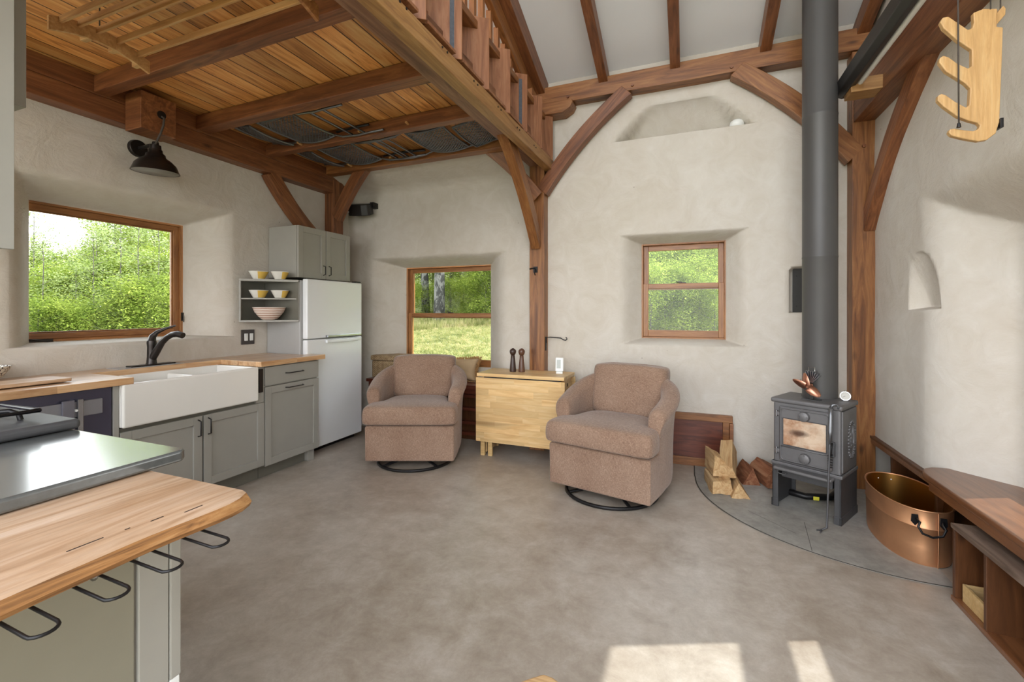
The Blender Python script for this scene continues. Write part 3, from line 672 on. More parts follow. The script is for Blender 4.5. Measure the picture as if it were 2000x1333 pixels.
bm = bmesh.new(); box(bm, -3.60, -3.46, 1.76, 2.16, .9155, .9185); o = finish('sink_mat', bm, plain('clear_mat', (170, 170, 172), .2), None, bev=.0); tag(o, 'thin grey mat under the faucet on the wooden counter', 'mat')
# cutting board, patterned bowl
bm = bmesh.new(); box(bm, -3.30, -3.105, .95, 1.365, .921, .939)
o = finish('cutting_board', bm, wood('board_wood', (150, 112, 78), (196, 162, 128), (214, 186, 156), 'Y', .5, False), bev=.004, seg=3); tag(o, 'thin wooden cutting board lying on the counter at the left edge', 'cutting board')
for k, (yy) in enumerate((1.0, 1.32)):
    bm = bmesh.new(); cyl(bm, (-3.2, yy, .9155), (-3.2, yy, .922), .01, .01, 10); finish('foot', bm, M['blackp'], o)
def bowlm():
    m, nt, b = mat('lattice_glaze'); setup(b, .3); vo = nt.nodes.new('ShaderNodeTexVoronoi'); vo.feature = 'DISTANCE_TO_EDGE'; vo.inputs['Scale'].default_value = 42
    nt.links.new(coords(nt), vo.inputs['Vector']); nt.links.new(ramp(nt, vo.outputs['Distance'], [(.04, lin((56, 38, 40))), (.075, lin((226, 224, 216)))]), b.inputs['Base Color']); return m
bm = bmesh.new(); lathe(bm, [(.035, 0), (.045, .004), (.078, .03), (.10, .065), (.108, .085), (.104, .085), (.095, .062), (.07, .03), (.0, .012)], -3.50, 1.165, .916, 40)
o = finish('patterned_bowl', bm, bowlm(), smooth=True, ang=60); tag(o, 'small bowl with dark web pattern on the counter at the left edge', 'bowl')
# fridge
f = thing('fridge', 'white top-freezer fridge between the kitchen counter and the corner post', 'fridge', (-3.4, 3.37, 0))
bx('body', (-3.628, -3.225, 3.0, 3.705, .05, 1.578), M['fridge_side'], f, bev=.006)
bx('kick_plate', (-3.6, -3.23, 3.02, 3.70, 0, .05), M['black'], f)
dd = bx('freezer_door', (-3.222, -3.165, 3.022, 3.742, 1.048, 1.590), M['fridge'], f, bev=.012, seg=4)
bx('grip', (-3.166, -3.135, 3.24, 3.70, 1.052, 1.075), M['stainless'], dd, bev=.004)
dl = bx('fridge_door', (-3.222, -3.165, 3.022, 3.742, .045, 1.040), M['fridge'], f, bev=.012, seg=4)
bx('grip', (-3.166, -3.14, 3.24, 3.66, 1.0, 1.03), M['fridge'], dl, bev=.006)
bx('hinge', (-3.23, -3.17, 3.66, 3.73, 1.590, 1.604), M['black'], f)
# cabinet above fridge
c = thing('wall_cabinet', 'grey two-door wall cabinet mounted above the fridge', 'cabinet', (-3.45, 3.35, 1.606))
bx('body', (-3.63, -3.292, 3.02, 3.685, 1.606, 2.078), CB, c)
shaker('door', -3.27, 3.026, 3.352, 1.606, 2.078, c, handle=(3.32, 1.69, .09, True)); shaker('door', -3.27, 3.360, 3.684, 1.606, 2.078, c, handle=(3.392, 1.69, .09, True))
# corner shelf
L, R_ = Vector((-3.56, 2.67)), Vector((-3.225, 2.985)); Bk = Vector((-3.635, 2.74)); Cn = Vector((-3.635, 2.985))
c = thing('corner_shelf', 'small grey open corner shelf holding bowls beside the fridge', 'shelf', (-3.5, 2.85, 1.206))
def plate(z0, z1, nm, par=c, g=0):
    bm = bmesh.new(); nrm = Vector((.69, -.72))*g
    prism(bm, [tuple(L+nrm), tuple(R_+nrm), tuple(Cn), tuple(Bk)], z0, z1); return finish(nm, bm, CB, par, bev=.0015)
plate(1.558, 1.577, 'top', g=.006); plate(1.206, 1.222, 'bottom_board'); plate(1.402, 1.413, 'shelf_board', g=-.01)
def vplate(a, b, th, z0, z1, nm, m=CB):
    a, b = Vector(a), Vector(b); d = (b-a).normalized(); n = Vector((-d.y, d.x))*th; bm = bmesh.new()
    prism(bm, [tuple(a), tuple(b), tuple(b+n), tuple(a+n)], z0, z1); return finish(nm, bm, m, c, bev=.001)
vplate(L, Bk, -.014, 1.222, 1.558, 'side_board'); vplate(R_, R_+Vector((-.03, .0)), -.012, 1.222, 1.558, 'side_board')
vplate(Bk+Vector((.006, 0)), Cn+Vector((.006, -.01)), .006, 1.222, 1.558, 'back_board', M['cab_in']); vplate(Cn+Vector((0, -.006)), R_+Vector((-.0, -.006)), .006, 1.222, 1.558, 'back_board', M['cab_in'])
# striped bowls: cream outside with a yellow half
def two_tone_bowl(x, y, z, label, r=.082, h=.066, yel=(-PI*.35, PI*.6)):
    o = thing('ceramic_bowl', label, 'bowl', (x, y, z), 'cream and yellow bowls')
    prof = [(r*.50, 0), (r*.56, .003), (r*.95, h*.92), (r, h), (r*.95, h), (r*.52, .012), (0, .01)]
    bm = bmesh.new(); lathe(bm, prof, x, y, z, 40); finish('shell', bm, M['bowl_w'], o, smooth=True, ang=40)
    bm = bmesh.new(); n = 20; rows = []
    for rr, zz in [(r*.57+.0008, .004), (r*.95+.0012, h*.92)]:
        rows.append([bm.verts.new((x+rr*math.cos(yel[0]+(yel[1]-yel[0])*k/n), y+rr*math.sin(yel[0]+(yel[1]-yel[0])*k/n), z+zz)) for k in range(n+1)])
    for k in range(n): bm.faces.new((rows[0][k], rows[0][k+1], rows[1][k+1], rows[1][k]))
    finish('yellow_glaze', bm, M['bowl_y'], o, smooth=True)
    return o
# facing the camera: yellow on the right of each bowl
va = math.atan2(-2.75, 3.45)
e = Vector((.725, .689))
pa, pb_ = Vector((-3.455, 2.845)), Vector((-3.345, 2.945))
mids = [(-3.487, 2.80), (-3.352, 2.90)]
for (x, y), zz, where in ((mids[0], 1.578, 'left on top of'), (mids[1], 1.578, 'right on top of'), (mids[0], 1.414, 'left on the middle board of'), (mids[1], 1.414, 'right on the middle board of')):
    k = 0 if 'left' in where else 1
    two_tone_bowl(x, y, zz, 'cream and yellow bowl standing %s the corner shelf' % where, .079 if k == 0 else .074, .068, (va-.12+.35*k, va+2.4))
bm = bmesh.new(); lathe(bm, [(.042, 0), (.06, .006), (.085, .03), (.115, .07), (.128, .105), (.132, .11), (.124, .108), (.08, .03), (0, .015)], -3.415, 2.845, 1.223, 48)
def stripem():
    m, nt, b = mat('pink_stripe_glaze'); setup(b, .35); wv = nt.nodes.new('ShaderNodeTexWave'); wv.bands_direction = 'Z'; wv.inputs['Scale'].default_value = 16; wv.inputs['Distortion'].default_value = 1.2; wv.inputs['Detail'].default_value = 3
    nt.links.new(coords(nt), wv.inputs['Vector']); nt.links.new(ramp(nt, wv.outputs['Fac'], [(.1, lin((176, 140, 122))), (.35, lin((220, 196, 182))), (.8, lin((232, 222, 212)))]), b.inputs['Base Color']); return m
o = finish('mixing_bowl', bm, stripem(), smooth=True, ang=60); tag(o, 'large pink striped mixing bowl on the bottom board of the corner shelf', 'bowl')
# double switch plate
o = thing('switch_plate', 'dark bronze plate with two white rocker switches left of the fridge', 'switch', (-3.63, 2.81, 1.0))
bx('plate', (-3.642, -3.628, 2.748, 2.872, 1.005, 1.135), M['outplate'], o)
for y in (2.787, 2.838): bx('rocker', (-3.628, -3.620, y-.016, y+.016, 1.038, 1.102), M['white_pl'], o)
# sconce on the wall
l = thing('wall_lamp', 'dark bronze barn lamp on the left wall above the sink window', 'lamp', (-3.62, 1.985, 2.30))
bm = bmesh.new(); cyl(bm, (-3.645, 1.96, 2.455), (-3.615, 1.96, 2.455), .062, .055, 32); finish('wall_plate', bm, M['bronze'], l, smooth=True, ang=40, bev=.003)
bm = bmesh.new(); tube(bm, [(-3.62, 1.96, 2.455), (-3.56, 1.965, 2.458), (-3.50, 1.97, 2.462), (-3.46, 1.975, 2.455)], .012, 12); finish('arm', bm, M['bronze'], l, smooth=True, ang=60)
mx = Matrix.Translation((-3.46, 1.975, 2.45)) @ Matrix.Rotation(math.radians(3), 4, 'Y') @ Matrix.Rotation(math.radians(2), 4, 'X')
bm = bmesh.new(); lathe(bm, [(.0, .035), (.018, .03), (.022, .01), (.032, .008), (.034, -.02), (.04, -.024), (.042, -.045), (.056, -.055), (.06, -.075), (.09, -.095), (.118, -.125), (.133, -.165), (.140, -.178), (.134, -.178), (.126, -.16), (.11, -.125), (.05, -.085), (0, -.08)], 0, 0, 0, 48, mx=mx)
finish('lamp_shade', bm, M['bronze'], l, smooth=True, ang=50)
bm = bmesh.new(); lathe(bm, [(0, -.079), (.05, -.087), (.108, -.127), (.124, -.162), (.132, -.1775)], 0, 0, 0, 48, mx=mx); finish('shade_lining', bm, M['enamel_in'], l, smooth=True)
# box with cable under the joist
c = thing('junction_box', 'wooden box with a round cable hole on the left beam above the lamp', 'box', (-3.44, 1.93, 2.52))
bx('box_body', (-3.53, -3.36, 1.83, 2.05, 2.515, 2.765), T, c, bev=.004); 
bm = bmesh.new(); cyl(bm, (-3.362, 1.955, 2.645), (-3.357, 1.955, 2.645), .028, .028, 24); finish('hole', bm, M['black'], c)
bm = bmesh.new(); tube(bm, [(-3.37, 1.955, 2.64), (-3.335, 1.957, 2.62), (-3.34, 1.955, 2.57), (-3.36, 1.95, 2.52), (-3.40, 1.95, 2.47), (-3.45, 1.965, 2.455)], .007, 8); finish('cable', bm, M['cord'], c, smooth=True)
# ================================================================ PENINSULA AND RANGE
c = thing('peninsula_cabinet', 'olive grey cabinet under the live-edge counter in the foreground', 'cabinet', (-1.3, .2, 0))
bx('body', (-1.62, -1.12, -.9, .655, 0, .868), CB, c); bx('end_stile', (-1.12, -1.108, .60, .660, 0, .868), CB, c, bev=.002); bx('side_panel', (-1.12, -1.112, -.9, .594, 0, .868), plain('olive_grey_paint', (138, 134, 118), .5, 0, .05, 4), c, bev=.002)
bx('rear_stile', (-1.17, -1.106, .662, .686, 0, .42), CB, c); bx('rear_stile', (-1.17, -1.106, .662, .686, .45, .868), CB, c); bx('white_gap', (-1.17, -1.108, .662, .684, .42, .45), M['white_pl'], c)
bm = bmesh.new(); tube(bm, [(-1.112, .52, .80), (-1.10, .52, .79), (-1.098, .52, .775), (-1.105, .52, .765)], .006, 8); tube(bm, [(-1.098+.012*math.cos(k*PI/6), .52, .795+.014*math.sin(k*PI/6)) for k in range(12)], .003, 6, True); finish('screw_eye', bm, M['chrome'], c, smooth=True)
# live edge top
bm = bmesh.new(); N = 60; rows = []
for i in range(N+1):
    y = -1.0+1.703*i/N; n1 = noise.noise(Vector((y*3.1, 1, 0)))*.012+noise.noise(Vector((y*9, 4, 0)))*.004
    e1 = -.893+n1; e2 = e1+.012+noise.noise(Vector((y*5, 9, 2)))*.01
    if i > N-3: e1 -= (.0, .006, .022)[i-(N-2)]; e2 -= (.0, .004, .018)[i-(N-2)]
    rows.append([bm.verts.new(p) for p in ((-1.7, y, .9), (e1-.012, y, .9), (e1, y, .896), (e2, y, .880), (e2-.006, y, .870), (e2-.02, y, .868), (-1.7, y, .868))])
for i in range(N):
    for k in range(7): f = bm.faces.new((rows[i][k], rows[i][(k+1) % 7], rows[i+1][(k+1) % 7], rows[i+1][k])); f.material_index = 1 if k in (2, 3, 4) else 0
bm.faces.new(rows[0][::-1]); f = bm.faces.new(rows[-1]); f.material_index = 1
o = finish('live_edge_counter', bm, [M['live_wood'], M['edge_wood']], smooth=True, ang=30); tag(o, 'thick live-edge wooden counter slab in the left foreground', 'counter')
o_le = o
bm = bmesh.new()
for (x, y, l_) in ((-.93, .60, .035), (-.95, .545, .022), (-.957, .50, .008), (-.96, .44, .05)):
    box(bm, x-.0014, x+.0014, y-l_/2, y+l_/2, .8995, .9006)
for k in range(0):
    y = .66-.075*k; z = .882+random.uniform(-.006, .008); cyl(bm, (-.893, y, z), (-.8735+noise.noise(Vector((y*3.1, 1, 0)))*.012, y, z), .0028, .0028, 8)
finish('wood_crack', bm, plain('dark_crack', (50, 34, 24), .9), o_le)
# stone slab
bm = bmesh.new(); prism(bm, [(-1.90, -.9), (-1.245, -.9), (-1.245, .775), (-1.26, .79), (-1.90, .79)], .902, .932); o = finish('stone_slab', bm, M['slab'], bev=.007, seg=4); tag(o, 'dark grey polished stone slab on the wooden counter beside the cooktop', 'stone slab')
# wire hooks
for i, (y, lb) in enumerate(((.585, 'black wire loop hook under the counter, farthest toward the sink'), (.50, 'black wire loop hook under the counter beside the small screw eye'), (.42, 'black wire loop hook under the counter, third from its far end'), (.335, 'black wire loop hook under the counter, closest to the camera'))):
    bm = bmesh.new(); x0 = -1.03; x1_ = -.836; hw = .017
    p = [(x0, y-hw, .863), (x1_, y-hw, .858)]+[(x1_+hw*math.sin(a), y-hw*math.cos(a), .857) for a in [PI*k/8 for k in range(1, 8)]]+[(x1_, y+hw, .858), (x0, y+hw, .863)]
    tube(bm, p, .0026, 8); tag(finish('wire_hook', bm, M['black'], smooth=True, ang=60), lb, 'hook')
# range
r = thing('gas_range', 'black gas cooktop with iron grates at the left edge', 'stove', (-2.1, .45, 0))
bx('body', (-2.5, -1.91, -.1, .70, 0, .90), M['stainless'], r); 
bx('cooktop', (-2.5, -1.765, -.2, .80, .934, .965), M['stoved'], r, bev=.012, seg=4)
for (gx, gy) in ((-2.0, .62), (-2.0, .28), (-2.32, .62)):
    g = None; bm = bmesh.new()
    for k in range(4):
        a = PI/4+k*PI/2; dx_, dy_ = math.cos(a), math.sin(a)
        tube(bm, [(gx+dx_*.135, gy+dy_*.135, .966), (gx+dx_*.13, gy+dy_*.13, .985), (gx+dx_*.11, gy+dy_*.11, .995), (gx+dx_*.03, gy+dy_*.03, .992)], .0075, 8)
    tube(bm, [(gx+sx*.125, gy+sy*.125, .992) for sx, sy in ((-1, -1), (1, -1), (1, 1), (-1, 1))], .007, 8, True)
    finish('grate', bm, M['black'], r, smooth=True, ang=60)
    bm = bmesh.new(); lathe(bm, [(.05, 0), (.05, .012), (.03, .014), (.03, .02), (0, .02)], gx, gy, .965, 24); finish('burner', bm, M['stainless'], r, smooth=True, ang=40)
# grey cabinets at upper left
c = thing('wall_cabinet', 'grey hanging cabinet side filling the top left edge of the picture', 'cabinet', (-2.05, .55, 1.48))
bx('body', (-2.4, -1.915, .25, .685, 1.492, 2.62), CB, c); shaker('door', -1.90, .25, .70, 1.487, 2.62, c, .07)
c = thing('wall_cabinet', 'higher grey cabinet box just right of the hanging cabinet, near the ceiling', 'cabinet', (-2.3, .7, 1.98))
bx('body', (-2.6, -2.065, .5, .79, 1.982, 2.62), CB, c)
# ================================================================ DRYING RACK near the ceiling
rk = thing('hanging_drying_rack', 'long slatted wooden drying rack hanging under the loft ceiling', 'drying rack', (-2.0, 1.25, 2.55))
def arc(y): return 2.565+.05*math.sin(PI*(y-1.05)/.42)
ys = [1.105, 1.17, 1.24, 1.32, 1.405]
for k, y in enumerate(ys): bx('slat', (-2.69 if k == 0 else -2.62, -1.40, y-.006, y+.006, arc(y)-.0, arc(y)+.03), M['rack_wood'], rk, bev=.002)
for y in (1.19, 1.30, 1.40): bx('stub', (-2.66, -2.60, y+.02-.012, y+.02+.012, arc(y)-.035, arc(y)-.012), M['rack_wood'], rk, bev=.002)
for X in (-2.61, -1.47):
    bm = bmesh.new(); n = 16; yy = [1.065+.395*i/n for i in range(n+1)]
    prism(bm, [(y, arc(y)-.035) for y in yy]+[(y, arc(y)+.028) for y in yy[::-1]], -.008, .008, MYZ(X)); finish('end_arch', bm, M['rack_wood'] if X < -2 else TR, rk, bev=.002)
for (x, y) in ((-2.61, 1.25), (-1.47, 1.25)):
    bm = bmesh.new(); tube(bm, [(x, y, arc(y)+.02), (x, y, 2.81)], .003, 6); finish('cord', bm, M['cord'], rk)
# ================================================================ PATIO CHAIRS stored under the ceiling
def lattice(x0, x1, y0, y1, zf, nm, par):
    bm = bmesh.new(); st = .029; nx, ny = int((x1-x0)/st), int((y1-y0)/st); hw = .0036
    def strip(pts):
        for a, b in zip(pts, pts[1:]):
            A, B = Vector((*a, zf(*a))), Vector((*b, zf(*b))); d = (B-A).normalized(); n = Vector((-d.y, d.x, 0))*hw
            up = Vector((0, 0, .003)); v = [bm.verts.new(q) for q in (A-n, B-n, B+n, A+n, A-n+up, B-n+up, B+n+up, A+n+up)]
            for f in ((0, 1, 2, 3), (7, 6, 5, 4), (0, 4, 5, 1), (2, 6, 7, 3)): bm.faces.new([v[i] for i in f])
    for s in (1, -1):
        for c0 in range(-ny, nx+ny):
            pts = []
            for j in range(ny+1):
                i = c0+j if s == 1 else c0+ny-j
                if 0 <= i <= nx: pts.append((x0+i*(x1-x0)/nx, y0+j*(y1-y0)/ny))
            if len(pts) > 1: strip(pts[::2]+([pts[-1]] if len(pts) % 2 == 0 else []))
    m = 14
    per = [(x0+(x1-x0)*i/m, y0) for i in range(m)]+[(x1, y0+(y1-y0)*i/m) for i in range(m)]+[(x1-(x1-x0)*i/m, y1) for i in range(m)]+[(x0, y1-(y1-y0)*i/m) for i in range(m)]
    tube(bm, [(a, b, zf(a, b)) for a, b in per], .009, 6, True)
    return finish(nm, bm, M['meshm'], par)
def patio_chair(x0, sgn, y0, y1, label, zb=2.745):
    t = thing('patio_chair', label, 'chair', ((x0+.55*sgn), (y0+y1)/2, zb), 'patio chairs stored under the ceiling')
    X = lambda a: x0+sgn*a
    def mm(a, b): return (min(X(a), X(b)), max(X(a), X(b)))
    ym = (y0+y1)/2; hw = (y1-y0)/2
    zs = lambda x, y: zb-.025+.05*((y-ym)/hw)**2*0+.03*abs((x-X(.53))/.2)**2-.012*(1-((y-ym)/hw)**2)
    zk = lambda x, y: zb+.0+.20*max(0, (abs(x-X(.30))/.3))**1.3-.02*(1-((y-ym)/hw)**2)
    lattice(*mm(.36, .72), y0, y1, zs, 'seat', t)
    lattice(*mm(.04, .28), y0+.02, y1-.02, lambda x, y: min(2.79, zb-.02+.06*(abs(x-X(.30))/.26)**1.5-.02*(1-((y-ym)/hw)**2)), 'backrest', t)
    for y in (y0-.0, y1+.0):
        bm = bmesh.new(); tube(bm, [(X(.02), y, zb+.03), (X(.2), y, zb+.01), (X(.5), y, zb-.012), (X(.72), y, zb+.005), (X(.80), y, zb-.02), (X(.95), y, zb-.03), (X(1.05), y, zb-.025), (X(1.2), y, zb-.022)], .009, 8)
        finish('side_tube', bm, M['tube'], t, smooth=True)
    for a in (.90, 1.02):
        bm = bmesh.new(); tube(bm, [(X(a), y0, zb-.02), (X(a), y1, zb-.02)], .008, 8); finish('leg_tube', bm, M['tube'], t, smooth=True)
    bm = bmesh.new(); tube(bm, [(X(.78), y1-.05, zb+.0), (X(.95), y1-.05, zb+.01), (X(1.1), y1-.05, zb+.012)], .010, 8); finish('arm_tube', bm, M['black'], t, smooth=True)
    return t
patio_chair(-3.42, 1, 2.42, 2.87, 'black mesh patio chair stored above the joists nearest the lamp side')
patio_chair(-3.42, 1, 3.03, 3.47, 'black mesh patio chair stored under the ceiling above the fridge cabinet')
patio_chair(-1.42, -1, 3.02, 3.48, 'black mesh patio chair stored under the ceiling next to the raised stair')
for (x, y) in ((-3.1, 2.90), (-2.45, 2.90), (-2.0, 2.90), (-3.1, 3.50), (-2.6, 3.50), (-1.9, 3.50)):
    bm = bmesh.new(); cyl(bm, (x, y+.01, 2.735), (x, y-.045, 2.74), .011, .010, 12)
    o = finish('wooden_peg', bm, M['rack_wood'], bpy.data.objects['ceiling_joist.002'] if y < 3 else bpy.data.objects['ceiling_joist.004'], smooth=True, ang=40)
# ================================================================ SPEAKER, HOOKS
s = thing('wall_speaker', 'black wall speaker tilted down beside the corner post', 'speaker', (-3.36, 3.98, 2.40))
mx = Matrix.Translation((-3.37, 3.97, 2.425)) @ Matrix.Diagonal((1.12, 1, 1.1, 1)) @ Matrix.Rotation(math.radians(18), 4, 'X') @ Matrix.Rotation(math.radians(4), 4, 'Y')
bm = bmesh.new(); prism(bm, [(-.125, -.02), (-.11, -.065), (-.04, -.085), (.06, -.085), (.115, -.06), (.125, -.02), (.11, .05), (-.11, .05)], -.055, .055, mx); finish('cabinet_box', bm, M['blackp'], s, bev=.008, seg=3, smooth=False)
bx('wall_bracket', (-3.27, -3.22, 3.99, 4.075, 2.44, 2.50), M['black'], s)
bm = bmesh.new(); box(bm, -.115, -.10, -.070, -.064, -.02, -.008, mx=mx); finish('badge', bm, M['white_pl'], s)
h = thing('plant_hook', 'black scrolled iron hook on the right side of the middle post', 'hook', (-1.235, 4.0, 1.0))
bm = bmesh.new(); tube(bm, [(-1.238, 4.0, 1.0), (-1.238, 4.0, 1.052), (-1.20, 4.0, 1.056), (-1.10, 4.0, 1.05), (-1.075, 4.0, 1.035), (-1.055, 4.0, 1.03), (-1.04, 4.0, 1.04), (-1.043, 4.0, 1.052), (-1.052, 4.0, 1.055)], .005, 8); finish('scroll', bm, M['black'], h, smooth=True)
bx('hook_plate', (-1.246, -1.238, 3.985, 4.015, .93, 1.06), M['black'], h, bev=.001)
h = thing('coat_hook', 'small rusty iron hook screwed to the front of the middle post', 'hook', (-1.335, 3.95, 1.65))
bm = bmesh.new(); tube(bm, [(-1.385, 3.948, 1.695), (-1.36, 3.935, 1.70), (-1.335, 3.945, 1.70), (-1.325, 3.93, 1.68), (-1.325, 3.91, 1.65), (-1.325, 3.93, 1.635)], .005, 8); box(bm, -1.35, -1.31, 3.946, 3.955, 1.66, 1.715); finish('hook_wire', bm, M['black'], h, smooth=False)
# ================================================================ BENCH UNDER WINDOW, BASKET, PILLOW
b = thing('window_bench', 'reddish wooden bench with open shelves under the lower window', 'bench', (-2.5, 4.02, 0))
bx('bench_top', (-3.30, -1.66, 3.965, 4.375, .525, .56), M['red_wood'], b, bev=.005)
bx('apron', (-3.28, -1.68, 3.985, 4.01, .465, .525), M['red_wood'], b); bx('apron_lip', (-3.28, -1.68, 3.975, 4.01, .435, .462), M['red_wood'], b)
for z in (.30, .165, .055): bx('shelf', (-3.28, -1.68, 3.985, 4.05, z, z+.03), M['red_wood'], b)
bx('back_board', (-3.28, -1.68, 4.04, 4.06, 0, .52), M['bench_wood_z'], b)
for x in (-3.28, -1.71, -2.5): bx('upright', (x, x+.03, 3.99, 4.04, 0, .43), M['red_wood'], b)
bk = thing('wicker_basket', 'flat woven lidded basket on the bench by the fridge', 'basket', (-3.0, 4.15, .56))
def wicker():
    m, nt, bb = mat('wicker'); setup(bb, .8); v = coords(nt); s = nt.nodes.new('ShaderNodeSeparateXYZ'); nt.links.new(v, s.inputs[0])
    ck = nt.nodes.new('ShaderNodeTexChecker'); ck.inputs['Scale'].default_value = 90; nt.links.new(v, ck.inputs['Vector']); n = nz(nt, v, 30, 3)
    nt.links.new(mixc(nt, .4, ramp(nt, ck.outputs['Fac'], [(0, lin((110, 84, 56))), (1, lin((186, 158, 118)))]), ramp(nt, n, [(.3, lin((100, 74, 48))), (.7, lin((206, 182, 144)))])), bb.inputs['Base Color'])
    bump(nt, bb, ck.outputs['Fac'], .8, .004); return m
M['wicker'] = wicker()
bx('basket_body', (-3.27, -2.74, 4.02, 4.30, .561, .755), M['wicker'], bk, bev=.02, seg=3); bx('lid', (-3.28, -2.73, 4.01, 4.31, .755, .812), M['wicker'], bk, bev=.015, seg=3)
def pillow(label, c, wd, ht, th, rot, m, name='pillow'):
    o = bpy.data.objects.new(name, None); C.objects.link(o); o.location = c; o.rotation_euler = rot; W[o.name] = Matrix.Identity(4); tag(o, label, 'pillow')
    bm = bmesh.new(); n = 22; g = {}
    for s in (1, -1):
        for i in range(n+1):
            for j in range(n+1):
                u, v = 2*i/n-1, 2*j/n-1; k = (1-u**4)*(1-v**4); t = th*(max(0, k))**.42
                ed = (abs(u) == 1 or abs(v) == 1)
                wr = .012*noise.noise(Vector((u*3, v*5, s)))*k
                px_, py_ = u*wd/2*(1-.10*(1-v*v)), v*ht/2*(1-.16*(1-u*u))
                g[s, i, j] = g.get((1, i, j)) if (ed and s == -1) else bm.verts.new((px_, s*(t/2+wr), py_+ht/2))
        for i in range(n):
            for j in range(n):
                f = (g[s, i, j], g[s, i+1, j], g[s, i+1, j+1], g[s, i, j+1]); bm.faces.new(f if s > 0 else f[::-1])
    finish('cover', bm, m, o, smooth=True)
    bm = bmesh.new(); per = [(-1+2*i/40, -1) for i in range(40)]+[(1, -1+2*i/26) for i in range(26)]+[(1-2*i/40, 1) for i in range(40)]+[(-1, 1-2*i/26) for i in range(26)]
    rr = random.Random(3)
    for (u, v) in per:
        px_, py_ = u*wd/2*(1-.10*(1-v*v)), v*ht/2*(1-.16*(1-u*u))
        for k in range(9):
            d = Vector((u if abs(u) == 1 else rr.uniform(-.4, .4), rr.uniform(-.6, .6), v if abs(v) == 1 else rr.uniform(-.4, .4))).normalized()
            a = Vector((px_+rr.uniform(-.006, .006), rr.uniform(-.006, .006), py_+ht/2)); e_ = a+d*rr.uniform(.022, .034); q = d.cross(Vector((0, 1, 0)))
            q = q.normalized()*.0035 if q.length > .1 else Vector((.003, 0, 0))
            bm.faces.new([bm.verts.new(p) for p in (a-q, a+q, e_+q*.3, e_-q*.3)])
    fo = finish('fringe', bm, M['fringe'], o); fo['kind'] = 'stuff'
    return o
pillow('tan lumbar pillow with brown fringe on the window bench', (-2.38, 4.16, .563), .66, .25, .13, (math.radians(-20), 0, math.radians(3)), M['pillow'])
